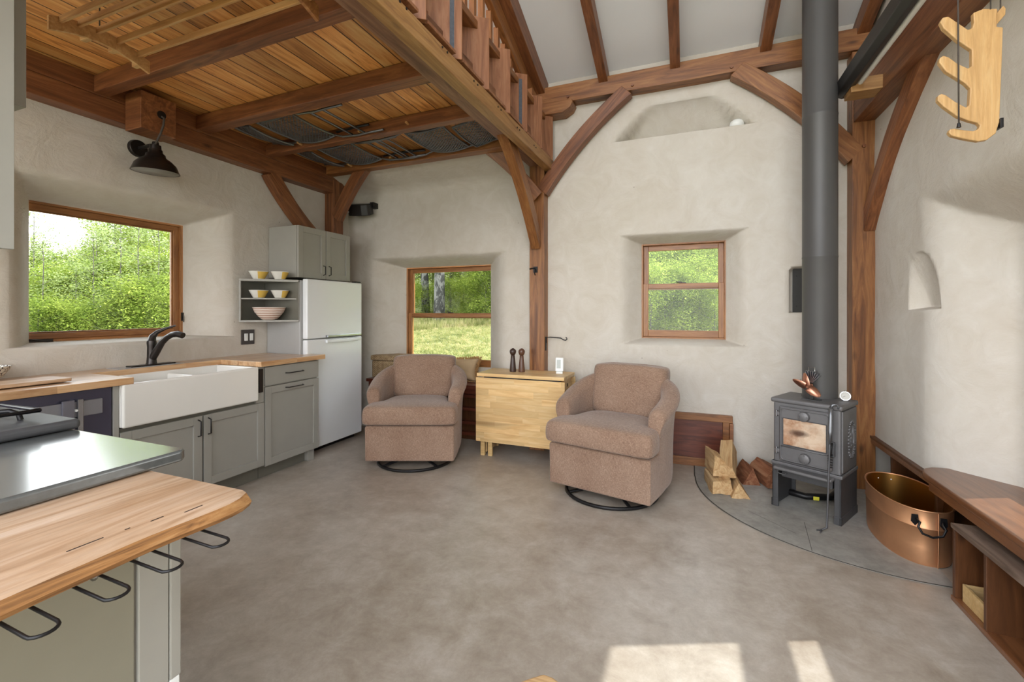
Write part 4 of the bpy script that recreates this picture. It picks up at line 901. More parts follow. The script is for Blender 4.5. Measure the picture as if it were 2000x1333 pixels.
# ================================================================ SWIVEL ARMCHAIRS
def armchair(label, loc, rz):
    t = thing('swivel_armchair', label, 'armchair', loc, 'brown swivel armchairs', local=True, rotz=rz)
    F = M['fabric']
    # base skirt
    bm = bmesh.new(); o_ = [(-.365, -.40), (.365, -.40), (.372, -.15), (.365, .12), (.31, .30), (.18, .385), (0, .40), (-.18, .385), (-.31, .30), (-.365, .12), (-.372, -.15)]
    zs = [(.068, 1.0), (.10, 1.0), (.22, 1.0), (.34, 1.005), (.36, .985)]; rings = []
    for z, s in zs: rings.append([bm.verts.new((x*s, y*s, z)) for x, y in o_])
    n = len(o_)
    for i in range(len(zs)-1):
        for k in range(n): bm.faces.new((rings[i][k], rings[i][(k+1) % n], rings[i+1][(k+1) % n], rings[i+1][k]))
    bm.faces.new(rings[0][::-1]); bm.faces.new(rings[-1]); finish('base', bm, F, t, smooth=True, ang=35, bev=.012, seg=3)
    # T cushion
    bm = bmesh.new(); outl = [(-.392, -.44), (-.36, -.455), (0, -.455), (.36, -.455), (.392, -.44), (.392, -.24), (.37, -.225), (.305, -.21), (.28, 0), (.25, .20), (-.25, .20), (-.28, 0), (-.305, -.21), (-.37, -.225), (-.392, -.24)]
    lay = [(.362, .955), (.385, .99), (.43, 1.0), (.485, .99), (.515, .955), (.526, .86), (.534, .5)]; rings = []
    for z, s in lay: rings.append([bm.verts.new((x*s, (y+.12)*s-.12, z)) for x, y in outl])
    n = len(outl)
    for i in range(len(lay)-1):
        for k in range(n): bm.faces.new((rings[i][k], rings[i][(k+1) % n], rings[i+1][(k+1) % n], rings[i+1][k]))
    bm.faces.new(rings[0][::-1]); bm.faces.new(rings[-1])
    co = finish('seat_cushion', bm, F, t, smooth=True, sub=2)
    me = co.data
    # crease corners a little
    # arms and outer shell: two half-U sweeps
    path = [(.335, -.235, .625), (.338, -.20, .648), (.345, -.10, .668), (.352, .02, .70), (.345, .13, .738), (.315, .23, .775), (.25, .31, .805), (.15, .355, .82), (0, .37, .825)]
    for sx in (-1, 1):
        bm = bmesh.new(); rows = []
        for i, (x, y, top) in enumerate(path):
            a = Vector(path[max(i-1, 0)][:2]); c_ = Vector(path[min(i+1, len(path)-1)][:2]); d = (c_-a).normalized(); nn = Vector((d.y, -d.x))
            if i == len(path)-1: nn = Vector((0, 1))
            fl = .0+.05*min(1, i/3)
            prof = [(-.045, .37), (-.045, .50), (-.050, top-.10), (-.046, top-.03), (-.015, top-.002), (.03, top+.0), (.068+fl*.3, top-.03), (.072+fl*.3, top-.075), (.05, top-.12), (.036, .42), (.033, .20), (.032, .07), (.0, .068), (-.03, .07)]
            if i == 0: prof = [((p-.01)*.82+.01, zz if zz < .3 else zz-.012) for p, zz in prof]
            rows.append([bm.verts.new((sx*(x+nn.x*p), y+nn.y*p, zz)) for p, zz in prof])
        m_ = len(rows[0])
        for i in range(len(rows)-1):
            for k in range(m_):
                f = (rows[i][k], rows[i][(k+1) % m_], rows[i+1][(k+1) % m_], rows[i+1][k]); bm.faces.new(f if sx > 0 else f[::-1])
        bm.faces.new(rows[0][::-1] if sx > 0 else rows[0])
        finish('arm', bm, F, t, smooth=True, sub=2)
    # back cushion, bulging and rounded at the top
    bm = bmesh.new(); rows = []; nx = 12
    lay = [(.47, .11, .28, .20), (.55, .12, .285, .20), (.64, .135, .29, .20), (.72, .155, .292, .20), (.79, .18, .30, .19), (.845, .197, .30, .18), (.876, .212, .295, .155), (.888, .235, .275, .10)]
    for z, yf, hw, th in lay:
        ring = []
        for i in range(nx+1):
            u = 2*i/nx-1; e_ = 1-abs(u)**6*.35; ring.append((u*hw, yf+.045*u*u+.01, z-.012*abs(u)**3*(z > .7)*1.5+.008*math.sin(u*PI)*0))
        back = [(x, y+th, z_) for x, y, z_ in ring[::-1]]
        rows.append([bm.verts.new(p) for p in ring+back])
    m_ = len(rows[0])
    for i in range(len(rows)-1):
        for k in range(m_): bm.faces.new((rows[i][k], rows[i][(k+1) % m_], rows[i+1][(k+1) % m_], rows[i+1][k]))
    bm.faces.new(rows[0][::-1]); bm.faces.new(rows[-1]); finish('backrest', bm, F, t, smooth=True, sub=1)
    # pleats at the arm fronts
    # swivel ring
    bm = bmesh.new(); tube(bm, [(.32*math.cos(2*PI*k/48), .32*math.sin(2*PI*k/48)-.0, .013) for k in range(48)], .012, 10, True)
    for k in range(4): a = PI/4+k*PI/2; tube(bm, [(.31*math.cos(a), .31*math.sin(a), .018), (.1*math.cos(a), .1*math.sin(a), .045), (0, 0, .05)], .011, 8)
    cyl(bm, (0, 0, .03), (0, 0, .072), .06, .06, 24); finish('swivel_ring', bm, M['black'], t, smooth=True, ang=50)
    for ch in t.children:
        if not ch.name.startswith('swivel_ring'):
            ch.data.transform(Matrix.Translation((0, .105, 0)) @ Matrix.Diagonal((1, .90, 1, 1)))
    return t
armchair('brown swivel armchair in front of the lower window beside the fridge', (-2.217, 3.315, 0), math.radians(21.6))
armchair('brown swivel armchair nearest the wood stove, angled toward the left', (-.52, 3.25, 0), math.radians(-13.3))
# ================================================================ FOLDED GATELEG TABLE
g = thing('gateleg_table', 'folded pale birch gateleg table between the two armchairs', 'table', (-1.36, 3.79, 0))
mx = Matrix.Identity(4)
bx('table_top', (-1.768, -.962, 3.603, 3.975, .716, .745), M['birch_top'], g, bev=.002)
bx('drop_leaf', (-1.775, -.955, 3.598, 3.622, .135, .706), M['birch'], g, bev=.002); bx('drop_leaf', (-1.775, -.955, 3.957, 3.98, .135, .706), M['birch'], g, bev=.002)
for x in (-1.75, -1.03): bx('end_panel', (x, x+.045, 3.68, 3.93, .02, .715), M['birch'], g)
for x, y in ((-1.745, 3.632), (-1.672, 3.632), (-1.03, 3.632), (-1.745, 3.94)): bx('leg', (x, x+.04, y, y+.028, 0, .70), M['birch_pale'], g)
bx('catch', (-.985, -.978, 3.79, 3.80, .64, .67), M['black'], g)
bx('gap_shade', (-1.70, -1.0, 3.61, 3.66, .706, .7155), M['black'], g, bev=0)  # black strip drawn for the shade inside the gap under the top
def mill(x, y, m, label):
    o = thing('pepper_mill', label, 'pepper mill', (x, y, .745), 'two wooden mills')
    bm = bmesh.new(); lathe(bm, [(.029, 0), (.030, .01), (.026, .06), (.020, .12), (.018, .145), (.019, .15)], x, y, .745, 28); finish('mill_body', bm, m, o, smooth=True, ang=50)
    bm = bmesh.new(); lathe(bm, [(.015, .151), (.024, .160), (.030, .178), (.029, .195), (.020, .207), (.010, .210), (.009, .216), (0, .217)], x, y, .745, 28); finish('mill_head', bm, m, o, smooth=True, ang=60)
mill(-1.497, 3.80, M['mill1'], 'darker pepper mill, left of the two on the birch table')
mill(-1.415, 3.81, M['mill2'], 'browner pepper mill, right of the two on the birch table')
t = thing('weather_display', 'small white digital display on a stand on the birch table', 'display', (-1.07, 3.83, .745))
mx = Matrix.Translation((-1.065, 3.83, .745)) @ Matrix.Rotation(math.radians(12), 4, 'Z') @ Matrix.Rotation(math.radians(-8), 4, 'X')
bm = bmesh.new(); box(bm, -.036, .036, -.011, .011, .018, .142, mx=mx); finish('case', bm, M['white_pl'], t, bev=.009, seg=4)
bm = bmesh.new(); box(bm, -.024, .012, -.0125, -.0105, .045, .122, mx=mx); finish('screen', bm, M['screenw'], t)
bm = bmesh.new(); box(bm, -.03, .03, -.02, .03, 0, .018, mx=Matrix.Translation((-1.065, 3.83, .745)) @ Matrix.Rotation(math.radians(12), 4, 'Z')); finish('stand', bm, M['white_pl'], t, bev=.004)
# ================================================================ WOOD STOVE (built square, then turned)
ax = Vector((.333, -.195, 0)).normalized(); ay = Vector((.195, .333, 0)).normalized()     # along front, towards back
SW, SD = .386, .305
ctr = Vector((.521, 3.416, 0))+ax*SW/2+ay*SD/2
RZ = math.atan2(ax.y, ax.x)
s = thing('wood_stove', 'small grey cast-iron wood stove on the stone hearth', 'wood stove', (ctr.x, ctr.y, .004), None, local=True, rotz=RZ)
G, GD = M['stoveg'], M['stoved']; hw, hd = SW/2, SD/2
for sx in (-1, 1):
    bm = bmesh.new(); box(bm, *sorted((sx*hw, sx*(hw-.012))), -hd, hd, 0, .30); box(bm, *sorted((sx*hw, sx*(hw-.036))), -hd, -hd+.012, 0, .30); box(bm, *sorted((sx*hw, sx*(hw-.036))), hd-.012, hd, 0, .30)
    lg = finish('leg', bm, GD, s, bev=.003)
    bm = bmesh.new(); box(bm, *sorted((sx*(hw+.004), sx*(hw-.012))), -hd-.004, hd+.004, 0, .05); box(bm, *sorted((sx*(hw+.004), sx*(hw-.038))), -hd-.004, -hd+.012, 0, .05); finish('foot_band', bm, GD, lg, bev=.003)
bx('firebox', (-hw+.004, hw-.004, -hd+.01, hd, .29, .695), G, s, bev=.012, seg=3)
bx('base_band', (-hw-.006, hw+.006, -hd-.002, hd+.006, .278, .30), G, s, bev=.005)
bx('top_plate', (-hw-.008, hw+.008, -hd-.008, hd+.008, .690, .722), G, s, bev=.012, seg=4)
bm = bmesh.new(); lathe(bm, [(.0, .0), (.10, 0), (.108, .005), (.10, .012), (0, .012)], 0, 0, 0, 40); bm.free()
# ash lip
bm = bmesh.new(); box(bm, -hw+.03, hw-.03, -hd-.07, -hd+.02, .262, .284); finish('ash_lip', bm, G, s, bev=.010, seg=4)
bx('ash_pan', (-hw+.05, hw-.05, -hd+.02, hd-.05, .20, .28), GD, s)
bm = bmesh.new(); tube(bm, [(-hw+.05, -hd-.03, .262), (-hw+.05, -hd-.035, .235), (-hw+.09, -hd-.035, .232), (-hw+.10, -hd-.035, .245)], .004, 6); finish('damper_rod', bm, M['tube'], s)
# door
dz0, dz1, dw = .312, .672, .148; fy = -hd+.010
d = bx('door', (-dw, dw, fy-.022, fy, dz0, dz1), G, s, bev=.018, seg=4)
def rrect(x0, x1, z0, z1, r, y, n=6):
    p = []
    for cx, cz, a0 in ((x1-r, z1-r, 0), (x0+r, z1-r, PI/2), (x0+r, z0+r, PI), (x1-r, z0+r, 3*PI/2)):
        p += [(cx+r*math.cos(a0+PI/2*k/n), y, cz+r*math.sin(a0+PI/2*k/n)) for k in range(n+1)]
    return p
for (a, b_, z0, z1, rd) in ((-dw+.012, dw-.012, dz0+.012, dz1-.012, .022), ):
    bm = bmesh.new(); tube(bm, rrect(a, b_, z0, z1, rd, fy-.023), .005, 6, True); tube(bm, [(a, fy-.023, .412), (b_, fy-.023, .412)], .005, 6); finish('door_moulding', bm, G, d, smooth=True)
bm = bmesh.new(); prism(bm, [(p[0], p[2]) for p in rrect(-dw+.028, dw-.028, .425, .595, .004, 0)], .020, .0245, MXZ(fy)); finish('door_glass', bm, M['stoveglass'], d)
bm = bmesh.new(); tube(bm, rrect(-dw+.026, dw-.026, .423, .597, .006, fy-.023), .0035, 6, True); finish('glass_rim', bm, GD, d)
for (x, z) in ((.0, .625), (.005, .360)):
    bm = bmesh.new(); cyl(bm, (x, fy-.02, z), (x, fy-.042, z), .033, .030, 32); cyl(bm, (x, fy-.042, z), (x, fy-.045, z), .030, .026, 32)
    for k in (-.022, .022): cyl(bm, (x+(k if z > .5 else 0), fy-.044, z+(0 if z > .5 else k)), (x+(k if z > .5 else 0), fy-.050, z+(0 if z > .5 else k)), .0045, .004, 10)
    finish('air_knob', bm, G, d, smooth=True, ang=40)
for z in (.62, .375):
    bm = bmesh.new(); cyl(bm, (-dw-.016, fy-.014, z-.02), (-dw-.016, fy-.014, z+.02), .007, .007, 12); box(bm, -dw-.026, -dw+.006, fy-.018, fy-.008, z-.012, z+.012); finish('hinge', bm, M['stainless'], s, bev=.001)
bm = bmesh.new(); box(bm, dw-.002, dw+.016, fy-.03, fy-.01, .41, .50); finish('latch_plate', bm, GD, d, bev=.003)
bm = bmesh.new(); tube(bm, [(dw+.006, fy-.034, .495), (dw+.006, fy-.05, .47), (dw+.004, fy-.055, .42)], .005, 8)
tube(bm, [(dw+.002+.011*math.cos(k*.9), fy-.055+.011*math.sin(k*.9), .43-.0022*k) for k in range(40)], .0032, 6); finish('coil_handle', bm, M['black'], d, smooth=True)
# side panel with raised oval squirrel relief
bx('side_panel', (hw-.006, hw+.004, -hd+.02, hd-.02, .31, .685), G, s, bev=.004)
bm = bmesh.new(); X = hw+.005; cy, cz, ra, rb = .025, .50, .062, .105
for k in range(30):
    a = 2*PI*k/30; bmesh.ops.create_icosphere(bm, subdivisions=1, radius=.0085, matrix=Matrix.Translation((X, cy+ra*math.cos(a), cz+rb*math.sin(a))))
tube(bm, [(X, cy+(ra-.013)*math.cos(2*PI*k/30), cz+(rb-.013)*math.sin(2*PI*k/30)) for k in range(30)], .003, 6, True)
for (dy_, dz_, a, b_) in ((-.008, -.01, .016, .032), (-.014, .028, .012, .013), (-.024, .022, .006, .005), (.005, -.042, .022, .014), (-.03, -.05, .015, .006), (-.022, -.002, .012, .006)):
    bmesh.ops.create_icosphere(bm, subdivisions=2, radius=1, matrix=Matrix.Translation((X, cy+dy_, cz+dz_)) @ Matrix.Diagonal((.007, a, b_, 1)))
tube(bm, [(X, cy+.012, cz-.05), (X, cy+.03, cz-.03), (X, cy+.028, cz+.01), (X, cy+.016, cz+.045), (X, cy+.026, cz+.07), (X, cy+.012, cz+.075)], [.008, .011, .012, .011, .008, .004], 8)
for k in range(7): a = -PI/2+(k-3)*.28; bmesh.ops.create_icosphere(bm, subdivisions=1, radius=.009, matrix=Matrix.Translation((X, cy+(ra+.012)*math.cos(a), cz+(rb+.012)*math.sin(a))))
finish('squirrel_relief', bm, G, s, smooth=True)
# stovepipe
bm = bmesh.new(); PX, PY = .822, 3.552
lathe(bm, [(.101, .724), (.101, 1.655), (.1025, 1.658), (.1025, 1.665), (.101, 1.668), (.101, 2.60), (.1025, 2.603), (.1025, 2.61), (.101, 2.613), (.101, 3.72)], PX, PY, 0, 48)
o = finish('stovepipe', bm, M['pipe'], smooth=True, ang=60); tag(o, 'tall black stovepipe rising from the wood stove through the roof', 'stovepipe')
# stove fan
F_ = thing('stove_fan', 'heat-powered stove fan with copper blades on the stove top', 'fan', (.742, 3.37, .726))
fx, fy_, fz = .742, 3.40, .726
bm = bmesh.new(); q = [(.0,), ]
mxf = Matrix.Translation((fx, fy_, fz)) @ Matrix.Rotation(RZ, 4, 'Z')
box(bm, -.05, .05, -.03, .03, 0, .003, mx=mxf); finish('fan_base', bm, GD, F_)
bm = bmesh.new(); box(bm, -.012, .012, -.008, .008, .003, .11, mx=mxf); finish('fan_stem', bm, M['iron_plate'], F_, bev=.002)
for k in range(9):
    a = math.radians(-40+k*10); bm = bmesh.new(); m2 = mxf @ Matrix.Translation((0, .0, .10)) @ Matrix.Rotation(a, 4, 'Y'); box(bm, -.0015, .0015, -.022, .022, .015, .088-.0008*abs(k-4)**2, mx=m2); finish('cooling_fin', bm, M['stainless'], F_, bev=0)
bm = bmesh.new(); box(bm, -.028, .028, -.022, .022, .185, .188, mx=mxf); tube(bm, [mxf @ Vector(p) for p in ((-.018, 0, .188), (-.018, 0, .21), (.018, 0, .21), (.018, 0, .188))], .0015, 6); finish('top_loop', bm, M['chrome'], F_)
hub = mxf @ Vector((-.005, -.05, .088))
bm = bmesh.new(); cyl(bm, mxf @ Vector((-.005, -.06, .088)), mxf @ Vector((0, -.01, .095)), .010, .013, 16); finish('motor_hub', bm, M['copper_blade'], F_, smooth=True, ang=40)
for ang_ in (35, 205, 262):
    bm = bmesh.new(); n = 10; m2 = mxf @ Matrix.Translation((-.005, -.055, .088)) @ Matrix.Rotation(math.radians(ang_), 4, 'Y')
    up_, lo = [], []
    for i in range(n+1):
        t_ = i/n; wv = .030*math.sin(PI*min(1, t_*.62+.30))**.8; r_ = .008+.082*t_; tw = .55+.2*t_
        for lst, sg in ((up_, 1), (lo, -1)): lst.append(m2 @ Vector((r_, sg*wv*math.sin(tw)*.8-.01, sg*wv*math.cos(tw)*(1 if t_ < .95 else .7))))
    vu = [bm.verts.new(p) for p in up_]; vl = [bm.verts.new(p) for p in lo]
    for i in range(n): bm.faces.new((vu[i], vu[i+1], vl[i+1], vl[i]))
    o = finish('fan_blade', bm, M['copper_blade'], F_, smooth=True); sm = o.modifiers.new('thick', 'SOLIDIFY'); sm.thickness = .0015
# cable and yellow-tagged air intake under the stove
o = thing('air_intake', 'black air intake pipe with a yellow tag under the wood stove', 'pipe', (.85, 3.62, .004))
bm = bmesh.new(); tube(bm, [(.60, 3.66, .03), (.75, 3.60, .022), (.9, 3.62, .03), (1.02, 3.78, .06)], .022, 10); finish('hose', bm, M['black'], o, smooth=True)
bx('yellow_tag', (.79, .825, 3.572, 3.578, .012, .038), plain('yellow_tag', (214, 206, 60), .5), o)
# thermometer
t = thing('stove_thermometer', 'round white-faced dial thermometer standing on the stove top', 'thermometer', (.953, 3.455, .726))
c_ = Vector((.930, 3.425, .758)); nrm = Vector((-.26, -.96, .08)).normalized()
bm = bmesh.new(); cyl(bm, c_+nrm*.004, c_-nrm*.010, .029, .027, 36); finish('dial_case', bm, M['stainless'], t, smooth=True, ang=40)
bm = bmesh.new(); cyl(bm, c_+nrm*.0055, c_+nrm*.003, .0245, .0245, 36); finish('dial_face', bm, plain('dial_paper', (205, 203, 196), .6), t)
bm = bmesh.new(); tube(bm, [c_+nrm*.006, c_+nrm*.006+Vector((-.014, .004, -.009))], .0009, 5)
for k in range(11):
    a = math.radians(-40+k*26); e1_ = Vector((math.cos(a)*.963, -math.cos(a)*.26, math.sin(a))); tube(bm, [c_+nrm*.006+e1_*.019, c_+nrm*.006+e1_*.022], .0006, 4)
finish('dial_needle', bm, M['black'], t)
bm = bmesh.new(); box(bm, .915, .945, 3.415, 3.437, .725, .731); cyl(bm, c_+Vector((0, 0, .028)), c_+Vector((0, 0, .034)), .006, .006, 12); finish('dial_foot', bm, M['chrome'], t)
# poker leaning on the stove
p_ = thing('fire_poker', 'forged iron poker leaning against the front of the stove', 'poker', (.76, 3.08, 0))
a = Vector((.752, 3.10, .012)); b_ = Vector((.798, 3.205, .715))
bm = bmesh.new(); pts = [a+Vector((-.05, .005, -.004)), a+Vector((-.025, 0, .004)), a+Vector((0, 0, .02))]+[a.lerp(b_, k/6) for k in range(1, 6)]
tube(bm, pts, [.003, .006, .006]+[.0055]*5, 8); tube(bm, [a+Vector((-.025, 0, .004)), a+Vector((-.04, -.03, -.004))], [.006, .003], 6); finish('shaft', bm, GD, p_, smooth=True)
bm = bmesh.new(); tube(bm, [a.lerp(b_, .70), a.lerp(b_, .80), a.lerp(b_, .93), b_], [.006, .013, .010, .012], 10)
top = b_; tube(bm, [top, top+Vector((.008, 0, .018)), top+Vector((.028, 0, .024)), top+Vector((.04, 0, .01)), top+Vector((.034, 0, -.006))], [.010, .009, .008, .006, .005], 8); finish('grip_end', bm, M['tube'], p_, smooth=True)
# iron cleanout plate in the wall niche
bm = bmesh.new(); box(bm, .772, .99, 4.128, 4.138, 1.288, 1.642)
o = finish('cleanout_plate', bm, M['iron_plate'], bev=.002); tag(o, 'dark iron plate in the wall recess left of the stovepipe', 'plate')
bm = bmesh.new()
for z in (1.34, 1.42, 1.58): bmesh.ops.create_icosphere(bm, subdivisions=1, radius=.005, matrix=Matrix.Translation((.80, 4.126, z)))
tube(bm, [(.90+.05*math.cos(2*PI*k/30), 4.127, 1.41+.06*math.sin(2*PI*k/30)) for k in range(30)], .004, 6, True); tube(bm, [(.90+.04*math.cos(2*PI*k/30), 4.127, 1.54+.04*math.sin(2*PI*k/30)) for k in range(30)], .003, 6, True); finish('cast_ornament', bm, M['iron_plate'], o)
# white orb in the high niche
bm = bmesh.new(); lathe(bm, [(.03, 0), (.048, .006), (.056, .03), (.05, .055), (.03, .07), (0, .075)], .375, 4.15, 2.826, 32); o = finish('puck_light', bm, M['white_pl'], smooth=True, ang=60); tag(o, 'small white domed light in the high wall niche', 'light')
# ================================================================ FIREWOOD
def log(label, pts, ax_, L_, m, seed, name='firewood_log'):
    """split log: polygon section pts (u,v) swept along direction ax_ from centre"""
    rr = random.Random(seed); base, ang, tilt = ax_
    d = Vector((math.cos(ang)*math.cos(tilt), math.sin(ang)*math.cos(tilt), math.sin(tilt))); u = Vector((-math.sin(ang), math.cos(ang), 0)); v = d.cross(u) if d.cross(u).z > 0 else -d.cross(u)
    bm = bmesh.new(); n = 9; pp = []
    for i, q in enumerate(pts):
        a = Vector(q); b__ = Vector(pts[(i+1) % len(pts)]); pp += [a, a.lerp(b__, .33), a.lerp(b__, .66)]
    rows = []
    for k in range(n+1):
        x = (k/n-.5)*L_; row = []
        for j, q in enumerate(pp):
            w_ = 1+noise.noise(Vector((q.x*18+seed, q.y*18, x*6)))*.16+noise.noise(Vector((q.x*60+seed, q.y*60, x*9)))*.10; sk = rr.uniform(-.006, .006) if k in (0, n) else 0
            row.append(bm.verts.new(Vector(base)+d*(x+sk)+u*(q.x*w_)+v*(q.y*w_)))
        rows.append(row)
    mm = len(pp)
    for k in range(n):
        for j in range(mm): bm.faces.new((rows[k][j], rows[k][(j+1) % mm], rows[k+1][(j+1) % mm], rows[k+1][j]))
    bm.faces.new(rows[0][::-1]); bm.faces.new(rows[-1])
    bmesh.ops.recalc_face_normals(bm, faces=bm.faces[:])
    R = Matrix((d, u, v)).transposed().to_4x4(); mw = Matrix.Translation(base) @ R
    me = bpy.data.meshes.new(name); bm.to_mesh(me); bm.free(); me.transform(mw.inverted()); me.materials.append(m)
    o = bpy.data.objects.new(name, me); C.objects.link(o); o.matrix_world = mw
    if seed != 5: me.polygons.foreach_set('use_smooth', [False]*len(me.polygons))
    tag(o, label, 'firewood', 'split firewood on the hearth')
    return o
A = math.radians(100)
log('pale split log at the bottom left of the firewood stack', [(-.07, -.052), (.065, -.055), (.06, .03), (-.05, .055)], ((.20, 3.60, .062), A, 0), .28, M['log_bark'], 1)
log('pale wedge log at the bottom right of the firewood stack', [(-.06, -.05), (.06, -.052), (.01, .055)], ((.325, 3.57, .056), A-.1, 0), .27, M['log_bark'], 2)
log('pale split log standing on the left side of the firewood stack', [(-.055, -.06), (.045, -.065), (.04, .085), (-.03, .05)], ((.185, 3.64, .178), A+.05, .0), .24, M['log_bark'], 3)
log('longest pale log lying on top of the firewood stack', [(-.06, -.045), (.055, -.05), (.05, .04), (-.03, .05)], ((.272, 3.68, .205), A-.25, .30), .34, M['log_bark'], 4)
log('small reddish wedge of firewood between stack and stove', [(-.06, -.05), (.06, -.05), (-.01, .075)], ((.415, 3.86, .056), A, 0), .25, M['log_dark'], 6)
log('rough reddish log end closest to the stove leg', [(-.065, -.06), (.06, -.06), (.07, .02), (.01, .085), (-.06, .05)], ((.55, 3.84, .07), A+.15, 0), .26, M['log_dark'], 7)
# ================================================================ COPPER TUB
tb = thing('copper_tub', 'oval copper boiler tub on the floor beside the wood stove', 'tub', (1.145, 3.165, 0))
def oval(a, b_, r, z, n=60, cx=1.145, cy=3.165): 
    pts = []
    for k in range(n):
        t_ = 2*PI*k/n; c1, s1 = math.cos(t_), math.sin(t_)
        pts.append((cx+a*math.copysign(abs(c1)**.9, c1), cy+b_*math.copysign(abs(s1)**.9, s1), z))
    return pts
bm = bmesh.new(); rows = [[bm.verts.new(p) for p in oval(.150+e_, .288+e_, 0, z)] for z, e_ in ((.004, 0), (.02, .004), (.10, .006), (.19, .008), (.195, .012), (.20, .008), (.275, .010), (.283, .012))]
rows = rows+[[bm.verts.new(p) for p in oval(.150+e_, .288+e_, 0, z)] for z, e_ in ((.283, .006), (.20, .002), (.02, -.002), (.015, -.03))]
for i in range(len(rows)-1):
    for k in range(60): f = bm.faces.new((rows[i][k], rows[i][(k+1) % 60], rows[i+1][(k+1) % 60], rows[i+1][k])); f.material_index = 0 if i < 8 else 1
bm.faces.new(rows[0][::-1]); f = bm.faces.new(rows[-1]); f.material_index = 1
finish('tub_body', bm, [M['copper'], M['copper_in']], tb, smooth=True, ang=50)
bm = bmesh.new(); tube(bm, oval(.161, .299, 0, .284), .004, 8, True); finish('rolled_rim', bm, M['copper'], tb, smooth=True)
bm = bmesh.new(); y_ = 3.165-.302; 
tube(bm, [(1.165, y_+.005, .0), (1.165, y_-.0, .1), (1.165, y_-.002, .28)], .0018, 6); finish('seam', bm, M['copper'], tb)
for sg in (-1,):
    h = []
    hx = 1.13; y_ = 3.165-.288-.012
    for xx in (hx-.055, hx+.055):
        bm = bmesh.new(); prism(bm, [(xx-.016, .225), (xx, .205), (xx+.016, .225), (xx+.013, .262), (xx-.013, .262)], 0, .006, MXZ(y_+.012*(abs(xx-1.145) > .05))); finish('handle_plate', bm, M['black'], tb, bev=.001)
    bm = bmesh.new(); tube(bm, [(hx-.055, y_-.006, .245), (hx-.045, y_-.02, .235), (hx-.055, y_-.028, .215), (hx-.04, y_-.034, .185), (hx, y_-.036, .172), (hx+.04, y_-.034, .185), (hx+.055, y_-.028, .215), (hx+.045, y_-.02, .235), (hx+.055, y_-.006, .245)], .0055, 10); finish('handle', bm, M['black'], tb, smooth=True)
bm = bmesh.new()
for k in (-.06, -.035, .03, .055): bmesh.ops.create_icosphere(bm, subdivisions=1, radius=.0045, matrix=Matrix.Translation((1.145+k, 3.165+.289, .25)))
finish('rivet', bm, M['white_pl'], tb)
# ================================================================ WINDOW SEAT AND LOW SHELF UNIT
s = thing('corner_bench', 'dark wooden built-in bench with rounded corner along the right wall', 'bench', (1.35, 2.0, .40))
bm = bmesh.new(); prism(bm, [(1.147, 2.92), (1.150, 2.98), (1.165, 3.03), (1.19, 3.07), (1.23, 3.10), (1.28, 3.11), (1.66, 3.11), (1.66, -1.3), (1.147, -1.3)], .418, .45)
finish('seat_board', bm, M['bench_wood'], s, bev=.008, seg=3)
bm = bmesh.new(); box(bm, 1.152, 1.185, -1.3, 2.93, .375, .418); finish('apron', bm, M['bench_wood'], s, bev=.003)
bx('post', (1.31, 1.36, 2.72, 2.76, 0, .40), M['bench_wood_z'], s)
c = thing('shelf_unit', 'low brown wooden shelf unit with open bays under the built-in bench', 'shelf', (1.25, 1.9, 0))
bm = bmesh.new(); box(bm, 1.10, 1.33, -.8, 2.60, .325, .345); finish('top_board', bm, wood('dusty_wood', (84, 66, 54), (124, 104, 90), (146, 128, 114), 'Y', .6), c, bev=.002)
bm = bmesh.new(); box(bm, 1.10, 1.45, -.8, 2.60, 0, .022); finish('bottom_board', bm, M['bench_wood'], c, bev=.003)
for y in (2.582, 2.355, 1.7, .9): bx('divider', (1.103, 1.45, y-.009, y+.009, .022, .325), M['bench_wood_z'], c, bev=.0015)
bx('back_panel', (1.45, 1.46, -.8, 2.60, 0, .34), M['bench_wood_z'], c)
# pale wooden tray
tr = thing('pine_tray', 'small pale wooden open box in the first bay of the low shelf', 'box', (1.25, 2.48, .022))
bx('front_side', (1.122, 1.132, 2.375, 2.555, .023, .098), M['birch_pale'], tr, bev=.001); bx('far_side', (1.132, 1.36, 2.547, 2.555, .023, .098), M['birch_pale'], tr, bev=.001)
bx('rear_side', (1.36, 1.37, 2.375, 2.555, .023, .098), M['birch_pale'], tr, bev=.001); bx('near_side', (1.132, 1.36, 2.375, 2.383, .023, .098), M['birch_pale'], tr, bev=.001); bx('tray_floor', (1.132, 1.36, 2.383, 2.547, .023, .028), M['birch_pale'], tr, bev=0)
# hi-fi gear in the next bay
h = thing('stereo_receiver', 'black stereo receiver with a round silver knob in the low shelf', 'stereo', (1.28, 2.1, .022))
bx('case', (1.17, 1.44, 1.75, 2.215, .028, .135), M['blackp'], h, bev=.008); bm = bmesh.new()
cyl(bm, (1.17, 2.165, .085), (1.14, 2.165, .085), .028, .026, 32); finish('volume_knob', bm, M['chrome'], h, smooth=True, ang=40)
for k in range(6):
    bm = bmesh.new(); cyl(bm, (1.171, 2.10-.03*k, .052), (1.163, 2.10-.03*k, .052), .006, .005, 14); finish('button', bm, M['chrome'], h, smooth=True, ang=40)
h = thing('audio_box', 'black box with a small round port above the stereo receiver', 'stereo', (1.28, 2.1, .137))
mx = Matrix.Translation((1.29, 1.97, .225)) @ Matrix.Rotation(math.radians(-6), 4, 'X')
bm = bmesh.new(); box(bm, -.13, .14, -.22, .23, -.075, .075, mx=mx); finish('case', bm, M['blackp'], h, bev=.004)
bm = bmesh.new(); cyl(bm, mx @ Vector((-.13, .16, .03)), mx @ Vector((-.133, .16, .03)), .008, .008, 16); finish('port', bm, M['white_pl'], h)
